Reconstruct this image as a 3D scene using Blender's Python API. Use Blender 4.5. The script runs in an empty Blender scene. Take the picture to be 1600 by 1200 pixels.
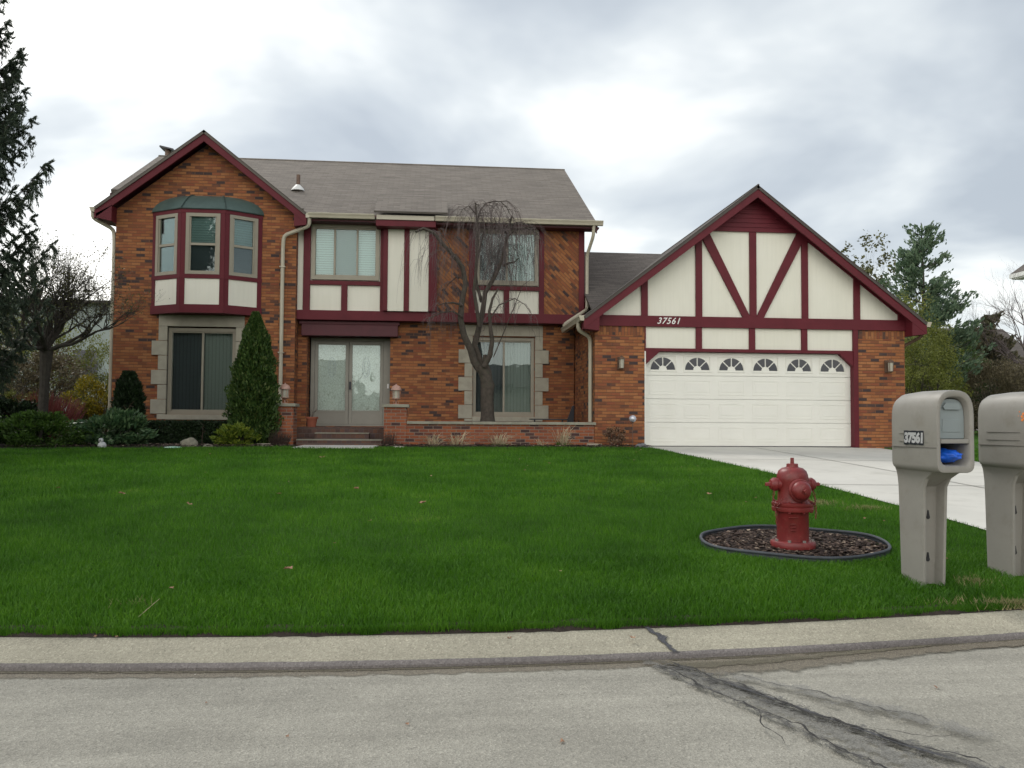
import bpy, bmesh, math, random
import numpy as np
from mathutils import Vector, Matrix
R = math.radians
random.seed(7); rng = np.random.default_rng(7)
scn = bpy.context.scene; col = scn.collection

# ---------------------------------------------------------------- camera
YAW, PITCH, ROLL = 0.09412, 0.04237, 0.00623
r0 = Vector((math.cos(YAW), -math.sin(YAW), 0)); g0 = Vector((math.sin(YAW), math.cos(YAW), 0)); z0 = Vector((0, 0, 1))
fw = math.cos(PITCH)*g0 + math.sin(PITCH)*z0; up = -math.sin(PITCH)*g0 + math.cos(PITCH)*z0
cx = math.cos(ROLL)*r0 + math.sin(ROLL)*up; cy = -math.sin(ROLL)*r0 + math.cos(ROLL)*up
cam = bpy.data.cameras.new('camera'); camo = bpy.data.objects.new('camera', cam); col.objects.link(camo)
cam.lens = 29.25; cam.sensor_width = 36; cam.clip_start = .05; cam.clip_end = 3000
camo.matrix_world = Matrix(((cx.x, cy.x, -fw.x, 0), (cx.y, cy.y, -fw.y, 0), (cx.z, cy.z, -fw.z, 1.35), (0, 0, 0, 1)))
scn.camera = camo
scn.view_settings.view_transform = 'Standard'; scn.view_settings.look = 'None'
scn.view_settings.exposure = 0.44; scn.view_settings.gamma = 1

# ---------------------------------------------------------------- sky and sun
SUN_EL, SUN_AZ = R(48), R(-35)      # behind the house, to the left (azimuth from +Y towards +X)
w = bpy.data.worlds.new('World'); scn.world = w; w.use_nodes = True
nt = w.node_tree; nt.nodes.clear()
def N(nt, t, **k):
    n = nt.nodes.new(t)
    for a, b in k.items():
        if hasattr(n, a): setattr(n, a, b)
    return n
def L(nt, a, b): nt.links.new(a, b)
def ramp(nt, src, stops, interp='LINEAR'):
    n = N(nt, 'ShaderNodeValToRGB'); n.color_ramp.interpolation = interp
    e = n.color_ramp.elements
    while len(e) < len(stops): e.new(.5)
    for i, (p, c) in enumerate(stops):
        e[i].position = p; e[i].color = (c[0], c[1], c[2], 1) if not isinstance(c, (int, float)) else (c, c, c, 1)
    L(nt, src, n.inputs[0]); return n.outputs[0]
def math_(nt, op, a, b=None, clamp=False):
    n = N(nt, 'ShaderNodeMath', operation=op); n.use_clamp = clamp
    for i, v in enumerate((a, b)):
        if v is None: continue
        if isinstance(v, (int, float)): n.inputs[i].default_value = v
        else: L(nt, v, n.inputs[i])
    return n.outputs[0]
def vmath(nt, op, a, b=None):
    n = N(nt, 'ShaderNodeVectorMath', operation=op)
    for i, v in enumerate((a, b)):
        if v is None: continue
        if isinstance(v, tuple): n.inputs[i].default_value = v
        else: L(nt, v, n.inputs[i])
    return n
def mixc(nt, f, a, b, mode='MIX'):
    n = N(nt, 'ShaderNodeMix', data_type='RGBA', blend_type=mode)
    for i, v in ((0, f), (6, a), (7, b)):
        if isinstance(v, (int, float)): n.inputs[i].default_value = v
        elif isinstance(v, tuple): n.inputs[i].default_value = (v[0], v[1], v[2], 1)
        else: L(nt, v, n.inputs[i])
    return n.outputs[2]
def noise(nt, vec, scale, detail=4, rough=.55, dist=0):
    n = N(nt, 'ShaderNodeTexNoise'); n.inputs['Scale'].default_value = scale; n.inputs['Detail'].default_value = detail
    n.inputs['Roughness'].default_value = rough; n.inputs['Distortion'].default_value = dist
    if vec is not None: L(nt, vec, n.inputs['Vector'])
    return n.outputs[0]
sky = N(nt, 'ShaderNodeTexSky', sky_type='NISHITA', sun_disc=False); sky.sun_elevation = SUN_EL; sky.sun_rotation = SUN_AZ
tc = N(nt, 'ShaderNodeTexCoord'); d = tc.outputs['Generated']
sep = N(nt, 'ShaderNodeSeparateXYZ'); L(nt, d, sep.inputs[0])
h = math_(nt, 'ADD', math_(nt, 'MAXIMUM', sep.outputs[2], 0.0), .22)
cmb = N(nt, 'ShaderNodeCombineXYZ'); L(nt, math_(nt, 'DIVIDE', sep.outputs[0], h), cmb.inputs[0]); L(nt, math_(nt, 'DIVIDE', sep.outputs[1], h), cmb.inputs[1])
cmb.inputs[2].default_value = 3.4
n1 = noise(nt, cmb.outputs[0], 1.15, 5, .5, .25)
n2 = noise(nt, cmb.outputs[0], .38, 2, .5)
dp = vmath(nt, 'DOT_PRODUCT', d, (-.55, .80, -.25)).outputs['Value']      # brighter towards the veiled sun, low on the left
v = math_(nt, 'ADD', math_(nt, 'MULTIPLY', dp, .66), .425)
v = math_(nt, 'ADD', v, math_(nt, 'MULTIPLY', math_(nt, 'SUBTRACT', n1, .5), 1.75))
v = math_(nt, 'ADD', v, math_(nt, 'MULTIPLY', math_(nt, 'SUBTRACT', n2, .5), .6))
v = math_(nt, 'ADD', v, math_(nt, 'MULTIPLY', math_(nt, 'MAXIMUM', math_(nt, 'MULTIPLY', sep.outputs[1], -1.0), 0.0), 1.85))  # extra brightness added to the unseen sky behind the camera, lights the facade
v = math_(nt, 'ADD', v, math_(nt, 'MULTIPLY', math_(nt, 'MAXIMUM', math_(nt, 'SUBTRACT', .36, sep.outputs[2]), 0.0), .55))      # thinner cloud low down
v = math_(nt, 'SUBTRACT', v, .02)
v = math_(nt, 'MULTIPLY', v, .7)
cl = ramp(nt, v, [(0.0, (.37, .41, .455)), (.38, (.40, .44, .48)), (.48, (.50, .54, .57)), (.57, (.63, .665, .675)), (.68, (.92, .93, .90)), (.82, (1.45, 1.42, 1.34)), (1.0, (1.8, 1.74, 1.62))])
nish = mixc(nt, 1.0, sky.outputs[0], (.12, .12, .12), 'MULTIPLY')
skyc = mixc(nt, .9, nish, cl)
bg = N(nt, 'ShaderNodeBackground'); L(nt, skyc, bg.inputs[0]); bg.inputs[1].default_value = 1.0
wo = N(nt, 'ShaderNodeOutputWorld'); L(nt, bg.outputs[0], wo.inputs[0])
sl = bpy.data.lights.new('sun', 'SUN'); so = bpy.data.objects.new('sun', sl); col.objects.link(so)
sl.energy = 1.3; sl.angle = R(14); sl.color = (1, .96, .9)
sd = Vector((math.sin(SUN_AZ)*math.cos(SUN_EL), math.cos(SUN_AZ)*math.cos(SUN_EL), math.sin(SUN_EL)))
so.rotation_euler = sd.to_track_quat('Z', 'Y').to_euler()

# ---------------------------------------------------------------- object helpers
def tag(o, label=None, cat=None, group=None, kind=None):
    if label: o['label'] = label
    if cat: o['category'] = cat
    if group: o['group'] = group
    if kind: o['kind'] = kind
    return o
def empty(name, loc, label, cat, group=None, rz=0):
    o = bpy.data.objects.new(name, None); col.objects.link(o); o.location = loc; o.rotation_euler = (0, 0, rz)
    o.empty_display_size = .2
    return tag(o, label, cat, group)
def origin(p):
    v = Vector((0, 0, 0))
    while p is not None: v += p.location; p = p.parent
    return v
def copy_tree(o, parent=None):
    c = o.copy(); col.objects.link(c); c.parent = parent
    for ch in list(o.children): copy_tree(ch, c)
    return c
class MB:
    def __init__(s, uvrot=0): s.v = []; s.f = []; s.uv = []; s.rot = uvrot
    def face(s, pts, uv=None):
        b = len(s.v); s.v += [tuple(p) for p in pts]; s.f.append(tuple(range(b, b+len(pts)))); s.uv.append(uv)
    def idx(s, vs, fs):
        b = len(s.v); s.v += [tuple(p) for p in vs]
        for f in fs: s.f.append(tuple(b+i for i in f)); s.uv.append(None)
    def box(s, x0, x1, y0, y1, z0, z1):
        s.idx([(x0,y0,z0),(x1,y0,z0),(x1,y1,z0),(x0,y1,z0),(x0,y0,z1),(x1,y0,z1),(x1,y1,z1),(x0,y1,z1)],
              [(0,3,2,1),(4,5,6,7),(0,1,5,4),(1,2,6,5),(2,3,7,6),(3,0,4,7)])
        return s
    def prism(s, poly, y0, y1):           # poly in (x,z), extruded along y
        n = len(poly); a = sum(poly[i][0]*poly[(i+1)%n][1]-poly[(i+1)%n][0]*poly[i][1] for i in range(n))
        if a < 0: poly = poly[::-1]
        s.idx([(x, y0, z) for x, z in poly]+[(x, y1, z) for x, z in poly],
              [tuple(range(n)), tuple(range(2*n-1, n-1, -1))]+[(i, i+n, (i+1)%n+n, (i+1)%n) for i in range(n)])
        return s
    def slab(s, pts, t):                  # flat polygon (top face, counter-clockwise from above) with thickness t below
        p = [Vector(q) for q in pts]; nrm = (p[1]-p[0]).cross(p[2]-p[0]).normalized()
        if nrm.z < 0: p = p[::-1]; nrm = -nrm
        n = len(p); q = [a-nrm*t for a in p]
        hz_ = Vector((0, 0, 1)).cross(nrm); hz_ = hz_.normalized() if hz_.length > 1e-4 else Vector((1, 0, 0)); sv = nrm.cross(hz_)
        b = len(s.v); s.v += [tuple(a) for a in p+q]
        s.f.append(tuple(range(b, b+n))); s.uv.append([(a.dot(hz_), a.dot(sv)) for a in p])
        s.f.append(tuple(range(b+2*n-1, b+n-1, -1))); s.uv.append([(a.dot(hz_), a.dot(sv)) for a in q[::-1]])
        for i in range(n): s.f.append((b+i, b+i+n, b+(i+1)%n+n, b+(i+1)%n)); s.uv.append([(0, 0), (0, .02), (.02, .02), (.02, 0)])
        return s
    def tube(s, pts, rad, n=6, cap=True):
        pts = [Vector(p) for p in pts]; m = len(pts)
        if not isinstance(rad, (list, tuple)): rad = [rad]*m
        b = len(s.v); pv = None
        for i, p in enumerate(pts):
            t = (pts[min(i+1, m-1)]-pts[max(i-1, 0)]).normalized()
            if pv is None: a = t.orthogonal().normalized()
            else:
                a = pv-t*pv.dot(t); a = a.normalized() if a.length > 1e-5 else t.orthogonal().normalized()
            pv = a; c = t.cross(a)
            for k in range(n):
                th = 2*math.pi*k/n; s.v.append(tuple(p+(a*math.cos(th)+c*math.sin(th))*rad[i]))
        for i in range(m-1):
            for k in range(n):
                s.f.append((b+i*n+k, b+i*n+(k+1)%n, b+(i+1)*n+(k+1)%n, b+(i+1)*n+k)); s.uv.append(None)
        if cap:
            s.f.append(tuple(range(b+n-1, b-1, -1))); s.uv.append(None)
            s.f.append(tuple(range(b+(m-1)*n, b+m*n))); s.uv.append(None)
        return s
    def lathe(s, prof, c=(0,0,0), axis='z', n=24, sgn=1):   # prof: (r, h)
        b = len(s.v); m = len(prof)
        for r_, h_ in prof:
            for k in range(n):
                th = 2*math.pi*k/n; x, y = r_*math.cos(th), r_*math.sin(th); h2 = h_*sgn
                q = (x, y, h2) if axis == 'z' else ((h2, x, y) if axis == 'x' else (y, h2, x))
                s.v.append((q[0]+c[0], q[1]+c[1], q[2]+c[2]))
        for i in range(m-1):
            for k in range(n):
                f = (b+i*n+k, b+i*n+(k+1)%n, b+(i+1)*n+(k+1)%n, b+(i+1)*n+k)
                s.f.append(f if sgn > 0 else f[::-1]); s.uv.append(None)
        s.f.append(tuple(range(b+n-1, b-1, -1))); s.uv.append(None)
        s.f.append(tuple(range(b+(m-1)*n, b+m*n))); s.uv.append(None)
        return s
    def wall(s, x0, x1, z0, z1, y, t, holes):              # wall facing -Y with openings, reveals included
        xs = sorted({x0, x1}|{h[0] for h in holes}|{h[1] for h in holes}); zs = sorted({z0, z1}|{h[2] for h in holes}|{h[3] for h in holes})
        def solid(i, j):
            if i < 0 or j < 0 or i >= len(xs)-1 or j >= len(zs)-1: return False
            cx_, cz_ = (xs[i]+xs[i+1])/2, (zs[j]+zs[j+1])/2
            return not any(h[0] < cx_ < h[1] and h[2] < cz_ < h[3] for h in holes)
        for i in range(len(xs)-1):
            for j in range(len(zs)-1):
                if not solid(i, j): continue
                a, b_, c, d_ = xs[i], xs[i+1], zs[j], zs[j+1]
                s.face([(a,y,c),(b_,y,c),(b_,y,d_),(a,y,d_)]); s.face([(b_,y+t,c),(a,y+t,c),(a,y+t,d_),(b_,y+t,d_)])
                if not solid(i-1, j): s.face([(a,y+t,c),(a,y,c),(a,y,d_),(a,y+t,d_)])
                if not solid(i+1, j): s.face([(b_,y,c),(b_,y+t,c),(b_,y+t,d_),(b_,y,d_)])
                if not solid(i, j-1): s.face([(a,y+t,c),(b_,y+t,c),(b_,y,c),(a,y,c)])
                if not solid(i, j+1): s.face([(a,y,d_),(b_,y,d_),(b_,y+t,d_),(a,y+t,d_)])
        return s
    def build(s, name, mat, parent=None, smooth=False, bevel=0, local=False, weld=False):
        o = Vector((0,0,0)) if local or parent is None else origin(parent)
        me = bpy.data.meshes.new(name); me.from_pydata([(x-o.x, y-o.y, z-o.z) for x, y, z in s.v], [], s.f)
        uvl = me.uv_layers.new(name='UVMap'); c_, s_ = math.cos(s.rot), math.sin(s.rot)
        data = []
        for p, uv in zip(s.f, s.uv):
            if uv is None:
                a, b, c = (Vector(s.v[p[i]]) for i in (0, 1, 2)); nn = (b-a).cross(c-b)
                ax = max(range(3), key=lambda i: abs(nn[i]))
                uv = [((s.v[i][1], s.v[i][2]) if ax == 0 else (s.v[i][0], s.v[i][2]) if ax == 1 else (s.v[i][0], s.v[i][1])) for i in p]
            for u in uv: data += [u[0]*c_-u[1]*s_, u[0]*s_+u[1]*c_]
        uvl.data.foreach_set('uv', data)
        me.materials.append(mat)
        if weld:
            bm = bmesh.new(); bm.from_mesh(me); bmesh.ops.remove_doubles(bm, verts=bm.verts, dist=1e-4); bm.to_mesh(me); bm.free()
        if smooth:
            me.polygons.foreach_set('use_smooth', [True]*len(me.polygons))
            me.set_sharp_from_angle(angle=R(42))
        ob = bpy.data.objects.new(name, me); col.objects.link(ob); ob.parent = parent
        if bevel:
            m = ob.modifiers.new('bevel', 'BEVEL'); m.width = bevel; m.segments = 2; m.limit_method = 'ANGLE'
        return ob
def npmesh(name, V, F, mat, parent=None, local=False, smooth=False):
    """V (n,3) array, F (m,k) array of equal-sized faces"""
    V = np.asarray(V, dtype=np.float32)
    if parent is not None and not local: V = V-np.array(origin(parent), dtype=np.float32)
    me = bpy.data.meshes.new(name); m, k = F.shape
    me.vertices.add(len(V)); me.vertices.foreach_set('co', V.ravel())
    me.loops.add(m*k); me.loops.foreach_set('vertex_index', F.astype(np.int32).ravel())
    me.polygons.add(m); me.polygons.foreach_set('loop_start', np.arange(0, m*k, k, dtype=np.int32))
    me.update(calc_edges=True); me.materials.append(mat)
    if smooth: me.polygons.foreach_set('use_smooth', [True]*m)
    o = bpy.data.objects.new(name, me); col.objects.link(o); o.parent = parent
    return o

# ---------------------------------------------------------------- materials
MAT = {}
def newmat(name):
    m = bpy.data.materials.new(name); m.use_nodes = True; MAT[name] = m
    return m, m.node_tree, m.node_tree.nodes['Principled BSDF']
def bump(nt, bs, hgt, strength=.3, dist=.01):
    b = N(nt, 'ShaderNodeBump'); b.inputs['Strength'].default_value = strength; b.inputs['Distance'].default_value = dist
    L(nt, hgt, b.inputs['Height']); L(nt, b.outputs[0], bs.inputs['Normal'])
def simple(name, c, rough=.6, var=.12, scale=6, bstr=.15, bscale=60, metal=0, spec=.5, dirt=None, bdist=.004):
    m, nt, bs = newmat(name); tc = N(nt, 'ShaderNodeTexCoord'); o = tc.outputs['Object']
    n = noise(nt, o, scale, 6, .6); lo = tuple(x*(1-var) for x in c); hi = tuple(min(1, x*(1+var)) for x in c)
    cc = ramp(nt, n, [(.3, lo), (.7, hi)])
    if dirt:
        dn = noise(nt, o, dirt[1], 6, .7); f = ramp(nt, dn, [(.52, 0.), (.75, dirt[2])]); cc = mixc(nt, f, cc, dirt[0])
    L(nt, cc, bs.inputs['Base Color']); bs.inputs['Roughness'].default_value = rough; bs.inputs['Metallic'].default_value = metal
    bs.inputs['Specular IOR Level'].default_value = spec
    if bstr: bump(nt, bs, noise(nt, o, bscale, 4, .6), bstr, bdist)
    return m
def brickmat(name, stops, mortar, bw=.215, rh=.074, ms=.005, vj=.5):
    m, nt, bs = newmat(name); uv = N(nt, 'ShaderNodeUVMap'); uv.uv_map = 'UVMap'
    wob = noise(nt, uv.outputs[0], 2.2, 3)
    vv = vmath(nt, 'ADD', uv.outputs[0], None); sc = vmath(nt, 'SCALE', None, None)
    nc = N(nt, 'ShaderNodeTexNoise'); nc.inputs['Scale'].default_value = 9; L(nt, uv.outputs[0], nc.inputs['Vector'])
    s2 = vmath(nt, 'SUBTRACT', nc.outputs['Color'], (.5, .5, .5)); sc.inputs['Scale'].default_value = .007; L(nt, s2.outputs[0], sc.inputs[0]); L(nt, sc.outputs[0], vv.inputs[1])
    bt = N(nt, 'ShaderNodeTexBrick'); L(nt, vv.outputs[0], bt.inputs['Vector'])
    bt.inputs['Scale'].default_value = 1; bt.inputs['Brick Width'].default_value = bw; bt.inputs['Row Height'].default_value = rh
    bt.inputs['Mortar Size'].default_value = ms; bt.inputs['Mortar Smooth'].default_value = .25; bt.inputs['Bias'].default_value = 0
    bt.inputs['Color1'].default_value = (0, 0, 0, 1); bt.inputs['Color2'].default_value = (1, 1, 1, 1); bt.inputs['Mortar'].default_value = (.5, .5, .5, 1)
    mp = N(nt, 'ShaderNodeMapping'); mp.inputs['Scale'].default_value = (.9, 1.6, 1); L(nt, uv.outputs[0], mp.inputs[0])
    cn = noise(nt, mp.outputs[0], 1.4, 3, .6)
    r = math_(nt, 'ADD', bt.outputs['Color'], math_(nt, 'MULTIPLY', math_(nt, 'SUBTRACT', cn, .5), .55))
    c = ramp(nt, r, stops)
    fine = noise(nt, uv.outputs[0], 55, 5, .7); c = mixc(nt, .55, c, ramp(nt, fine, [(.3, .62), (.7, 1.25)]), 'MULTIPLY')
    big = noise(nt, uv.outputs[0], .5, 4, .6); c = mixc(nt, .6, c, ramp(nt, big, [(.3, .78), (.7, 1.12)]), 'MULTIPLY')
    su = N(nt, 'ShaderNodeSeparateXYZ'); L(nt, vv.outputs[0], su.inputs[0])
    row = math_(nt, 'ABSOLUTE', math_(nt, 'SUBTRACT', math_(nt, 'FRACT', math_(nt, 'DIVIDE', su.outputs[1], rh)), .5))
    hl = ramp(nt, row, [(.38, 0.), (.47, .85)])
    mf = math_(nt, 'MAXIMUM', math_(nt, 'MULTIPLY', bt.outputs['Fac'], vj), hl)
    c = mixc(nt, mf, c, mortar)
    L(nt, c, bs.inputs['Base Color']); bs.inputs['Roughness'].default_value = .85; bs.inputs['Specular IOR Level'].default_value = .25
    hh = math_(nt, 'SUBTRACT', math_(nt, 'MULTIPLY', fine, .25), mf)
    bump(nt, bs, hh, .8, .012)
    return m
ORANGE = [(.0, (.06, .042, .042)), (.075, (.085, .055, .048)), (.13, (.18, .072, .042)), (.3, (.275, .102, .045)), (.5, (.34, .136, .055)), (.7, (.38, .165, .07)), (.85, (.29, .102, .048)), (1, (.24, .078, .043))]
M_brick = brickmat('orange brick', ORANGE, (.10, .062, .045), ms=.0065)
M_brick2 = brickmat('red garden brick', [(.0, (.06, .035, .035)), (.14, (.10, .05, .045)), (.2, (.24, .075, .04)), (.6, (.34, .11, .05)), (1, (.22, .07, .045))], (.24, .19, .15), ms=.008, vj=1)
M_pave = brickmat('purple brick paver', [(.0, (.08, .05, .045)), (.4, (.14, .075, .055)), (.7, (.09, .06, .06)), (1, (.17, .08, .05))], (.12, .10, .09), bw=.11, rh=.11, ms=.006)
def shingle(name, base, k=1):
    m, nt, bs = newmat(name); uv = N(nt, 'ShaderNodeUVMap'); uv.uv_map = 'UVMap'
    bt = N(nt, 'ShaderNodeTexBrick'); L(nt, uv.outputs[0], bt.inputs['Vector'])
    bt.inputs['Scale'].default_value = 1; bt.inputs['Brick Width'].default_value = .31; bt.inputs['Row Height'].default_value = .14
    bt.inputs['Mortar Size'].default_value = .012; bt.inputs['Mortar Smooth'].default_value = .6
    bt.inputs['Color1'].default_value = (.0, .0, .0, 1); bt.inputs['Color2'].default_value = (1, 1, 1, 1); bt.inputs['Mortar'].default_value = (.3, .3, .3, 1)
    mp = N(nt, 'ShaderNodeMapping'); mp.inputs['Scale'].default_value = (.5, 4, 1); L(nt, uv.outputs[0], mp.inputs[0])
    st = noise(nt, mp.outputs[0], 2.2, 6, .7)
    v = math_(nt, 'ADD', math_(nt, 'MULTIPLY', bt.outputs['Color'], .18), math_(nt, 'MULTIPLY', st, 1.05))
    c = ramp(nt, v, [(.3, tuple(x*.6 for x in base)), (.62, base), (.9, tuple(x*1.4 for x in base))])
    su = N(nt, 'ShaderNodeSeparateXYZ'); L(nt, uv.outputs[0], su.inputs[0])
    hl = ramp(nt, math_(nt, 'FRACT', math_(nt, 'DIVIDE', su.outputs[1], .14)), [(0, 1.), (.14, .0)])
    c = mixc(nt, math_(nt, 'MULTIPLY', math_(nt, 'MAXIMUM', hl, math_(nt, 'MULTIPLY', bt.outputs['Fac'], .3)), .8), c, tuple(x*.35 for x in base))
    gr = noise(nt, uv.outputs[0], 140, 3, .7); c = mixc(nt, .5, c, ramp(nt, gr, [(.3, .6), (.7, 1.3)]), 'MULTIPLY')
    L(nt, c, bs.inputs['Base Color']); bs.inputs['Roughness'].default_value = .9; bs.inputs['Specular IOR Level'].default_value = .3
    bump(nt, bs, math_(nt, 'SUBTRACT', math_(nt, 'MULTIPLY', gr, .4), bt.outputs['Fac']), .6, .012)
    return m
M_roof = shingle('brown grey shingles', (.175, .154, .134))
M_roof2 = shingle('dark grey shingles', (.12, .105, .095))
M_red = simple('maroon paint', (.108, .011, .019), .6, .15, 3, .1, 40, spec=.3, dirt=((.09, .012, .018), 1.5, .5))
M_redshade = simple('shaded maroon paint', (.075, .011, .018), .6, .15, 3, .1, 40)  # maroon with shade put into the colour, as under the upper overhang
def siding():
    m, nt, bs = newmat('cream stucco board'); tc = N(nt, 'ShaderNodeTexCoord'); o = tc.outputs['Object']
    n = noise(nt, o, .9, 5, .6); c = ramp(nt, n, [(.3, (.71, .695, .60)), (.7, (.755, .74, .655))])
    mp = N(nt, 'ShaderNodeMapping'); mp.inputs['Scale'].default_value = (14, 14, .6); L(nt, o, mp.inputs[0])
    st = noise(nt, mp.outputs[0], 1.2, 5, .7); c = mixc(nt, .7, c, ramp(nt, st, [(.3, .93), (.6, 1.0)]), 'MULTIPLY')
    L(nt, c, bs.inputs['Base Color']); bs.inputs['Roughness'].default_value = .8
    bump(nt, bs, math_(nt, 'ADD', st, noise(nt, o, 120, 3)), .15, .006)
    return m
M_stucco = siding()
M_gdoor = simple('white garage door paint', (.75, .745, .69), .45, .03, 1.5, .08, 90, dirt=((.6, .58, .5), .8, .25))
M_taupe = simple('taupe window frame', (.29, .262, .205), .5, .06, 4, 0)
M_taupe2 = simple('grey storm door frame', (.25, .24, .205), .45, .06, 4, 0)
M_cream = simple('khaki gutter metal', (.45, .415, .325), .4, .08, 2, .05, 30, dirt=((.25, .2, .13), 2.5, .35))
M_lstone = simple('limestone trim', (.36, .335, .27), .85, .12, 4, .25, 60, dirt=((.2, .18, .14), 3, .4))
M_cap = simple('mossy cap stone', (.27, .26, .205), .9, .2, 5, .3, 50, dirt=((.12, .12, .09), 4, .5))
M_copper = simple('green copper sheet', (.075, .115, .105), .42, .2, 2, .06, 20, metal=.25, dirt=((.12, .17, .15), 3, .5))
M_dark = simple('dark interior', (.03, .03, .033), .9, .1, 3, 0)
M_black = simple('black plastic', (.02, .022, .03), .4, .1, 8, .05)
M_whitem = simple('white metal flashing', (.7, .7, .68), .4, .05, 4, 0)
M_rust = simple('rusty brown metal', (.12, .07, .045), .6, .3, 12, .2)
M_concrete = simple('pale concrete', (.55, .535, .485), .9, .10, .6, .3, 120, dirt=((.36, .345, .30), 1.3, .55))
M_mbox = simple('taupe moulded plastic', (.275, .262, .235), .5, .07, 3, .15, 220, dirt=((.2, .18, .145), 5, .6), bdist=.002)
M_mdoor = simple('blue grey plastic door', (.23, .265, .27), .5, .06, 4, .1, 200, bdist=.002)
M_mgroove = simple('shaded plastic groove', (.12, .11, .1), .6, .05, 4, 0)
M_blue = simple('blue plastic bag', (.015, .13, .72), .25, .4, 10, .5, 18, bdist=.02)
M_orange = simple('orange spray paint', (.8, .25, .06), .6, .1, 4, 0)
M_numw = simple('white sticker figure', (.8, .8, .8), .5, .02, 4, 0)
M_hyd = simple('faded red hydrant paint', (.19, .022, .022), .42, .22, 7, .35, 45, dirt=((.13, .035, .025), 9, .75), bdist=.004)
def hydpaint():
    m = M_hyd; nt = m.node_tree; bs = nt.nodes['Principled BSDF']; src = bs.inputs['Base Color'].links[0].from_socket; tc = N(nt, 'ShaderNodeTexCoord')
    n = noise(nt, tc.outputs['Object'], 38, 6, .75); c = mixc(nt, ramp(nt, n, [(.63, 0.), (.66, 1.)]), src, (.09, .045, .03)); n = noise(nt, tc.outputs['Object'], 16, 5, .7)
    c = mixc(nt, ramp(nt, n, [(.58, 0.), (.75, .55)]), c, (.33, .1, .085)); L(nt, c, bs.inputs['Base Color'])
hydpaint()
M_bolt = simple('grey bolt metal', (.3, .28, .26), .5, .2, 20, .2, metal=.6)
M_copl = simple('pinkish copper lamp', (.42, .25, .2), .5, .2, 14, .2)
M_lglass = simple('frosted lamp glass', (.42, .40, .33), .25, .12, 20, .3, 60)
M_terra = simple('terracotta', (.3, .09, .05), .75, .15, 8, .2)
M_rock = simple('speckled boulder', (.22, .205, .155), .9, .3, 14, .5, 30, dirt=((.1, .1, .07), 5, .5), bdist=.02)
M_rockp = simple('pale stone', (.5, .47, .4), .9, .2, 12, .4, 30, bdist=.01)
M_rockg = simple('grey stone', (.16, .16, .17), .9, .2, 12, .4, 30, bdist=.01)
M_orn = simple('white painted figurine', (.55, .55, .55), .6, .15, 20, .1)
M_teal = simple('pale green plastic', (.3, .5, .4), .5, .15, 9, .1)
M_soil = simple('dark soil', (.03, .021, .016), .95, .4, 12, .8, 35, dirt=((.07, .05, .034), 20, .6), bdist=.03)  # soil, its colour taken darker to carry the shade along the kerbside grass
M_bark = simple('grey brown bark', (.062, .050, .040), .9, .35, 12, .9, 22, dirt=((.06, .07, .04), 5, .6), bdist=.02)
M_twig = simple('purplish grey twig', (.11, .085, .082), .8, .25, 8, .2, 60)
M_barkd = simple('dark bark', (.05, .042, .034), .9, .3, 10, .6, 25, bdist=.02)
M_straw = simple('dry straw blades', (.45, .37, .24), .85, .25, 12, 0)
M_straw2 = simple('faded turf blade', (.26, .235, .11), .85, .3, 12, 0)
M_sidp = simple('pale grey siding', (.27, .31, .30), .8, .06, 1.5, 0)
M_sidw = simple('pinkish white siding', (.66, .62, .6), .8, .05, 2, 0)
M_shad = simple('dark bare twigs', (.07, .045, .035), .9, .25, 8, 0)
def leafmat(name, stops, trans=.25, rough=.55, nscale=0, spec=.3):
    m, nt, bs = newmat(name); g = N(nt, 'ShaderNodeNewGeometry'); r = g.outputs['Random Per Island']
    if nscale:
        tc = N(nt, 'ShaderNodeTexCoord'); nn = noise(nt, tc.outputs['Object'], nscale, 4, .6)
        r = math_(nt, 'ADD', math_(nt, 'MULTIPLY', r, .45), math_(nt, 'MULTIPLY', math_(nt, 'SUBTRACT', nn, .28), 1.25), True)
    c = ramp(nt, r, stops); L(nt, c, bs.inputs['Base Color']); bs.inputs['Roughness'].default_value = rough; bs.inputs['Specular IOR Level'].default_value = spec
    if trans:
        t = N(nt, 'ShaderNodeBsdfTranslucent'); L(nt, c, t.inputs[0]); mx = N(nt, 'ShaderNodeMixShader'); mx.inputs[0].default_value = trans
        L(nt, bs.outputs[0], mx.inputs[1]); L(nt, t.outputs[0], mx.inputs[2]); L(nt, mx.outputs[0], nt.nodes['Material Output'].inputs[0])
    return m
M_grass = leafmat('lawn grass blade', [(0, (.024, .075, .005)), (.35, (.046, .142, .008)), (.65, (.074, .20, .011)), (.9, (.115, .26, .018)), (1, (.23, .27, .06))], .3, .5, 1.2)
M_spruce = leafmat('spruce needle', [(0, (.04, .06, .042)), (.6, (.065, .09, .06)), (1, (.11, .14, .085))], .35)
M_arb = leafmat('arborvitae spray', [(0, (.02, .05, .010)), (.5, (.045, .09, .018)), (.9, (.085, .14, .03)), (1, (.13, .15, .05))], .2)
M_arbd = leafmat('dark yew needle', [(0, (.008, .018, .007)), (1, (.022, .045, .014))], .1)
M_rho = leafmat('rhododendron leaf', [(0, (.03, .07, .03)), (.5, (.06, .12, .05)), (1, (.13, .2, .09))], .15, .4)
M_yel = leafmat('yellow green leaf', [(0, (.07, .12, .015)), (.5, (.14, .2, .025)), (1, (.26, .3, .04))], .25, .45)
M_bud = leafmat('olive bud', [(0, (.06, .065, .03)), (1, (.14, .14, .05))], .2)
M_redtw = leafmat('red twig', [(0, (.12, .03, .03)), (1, (.26, .07, .06))], .0)
M_fors = leafmat('forsythia bloom', [(0, (.12, .13, .01)), (.6, (.24, .2, .012)), (1, (.4, .33, .02))], .2)
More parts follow.
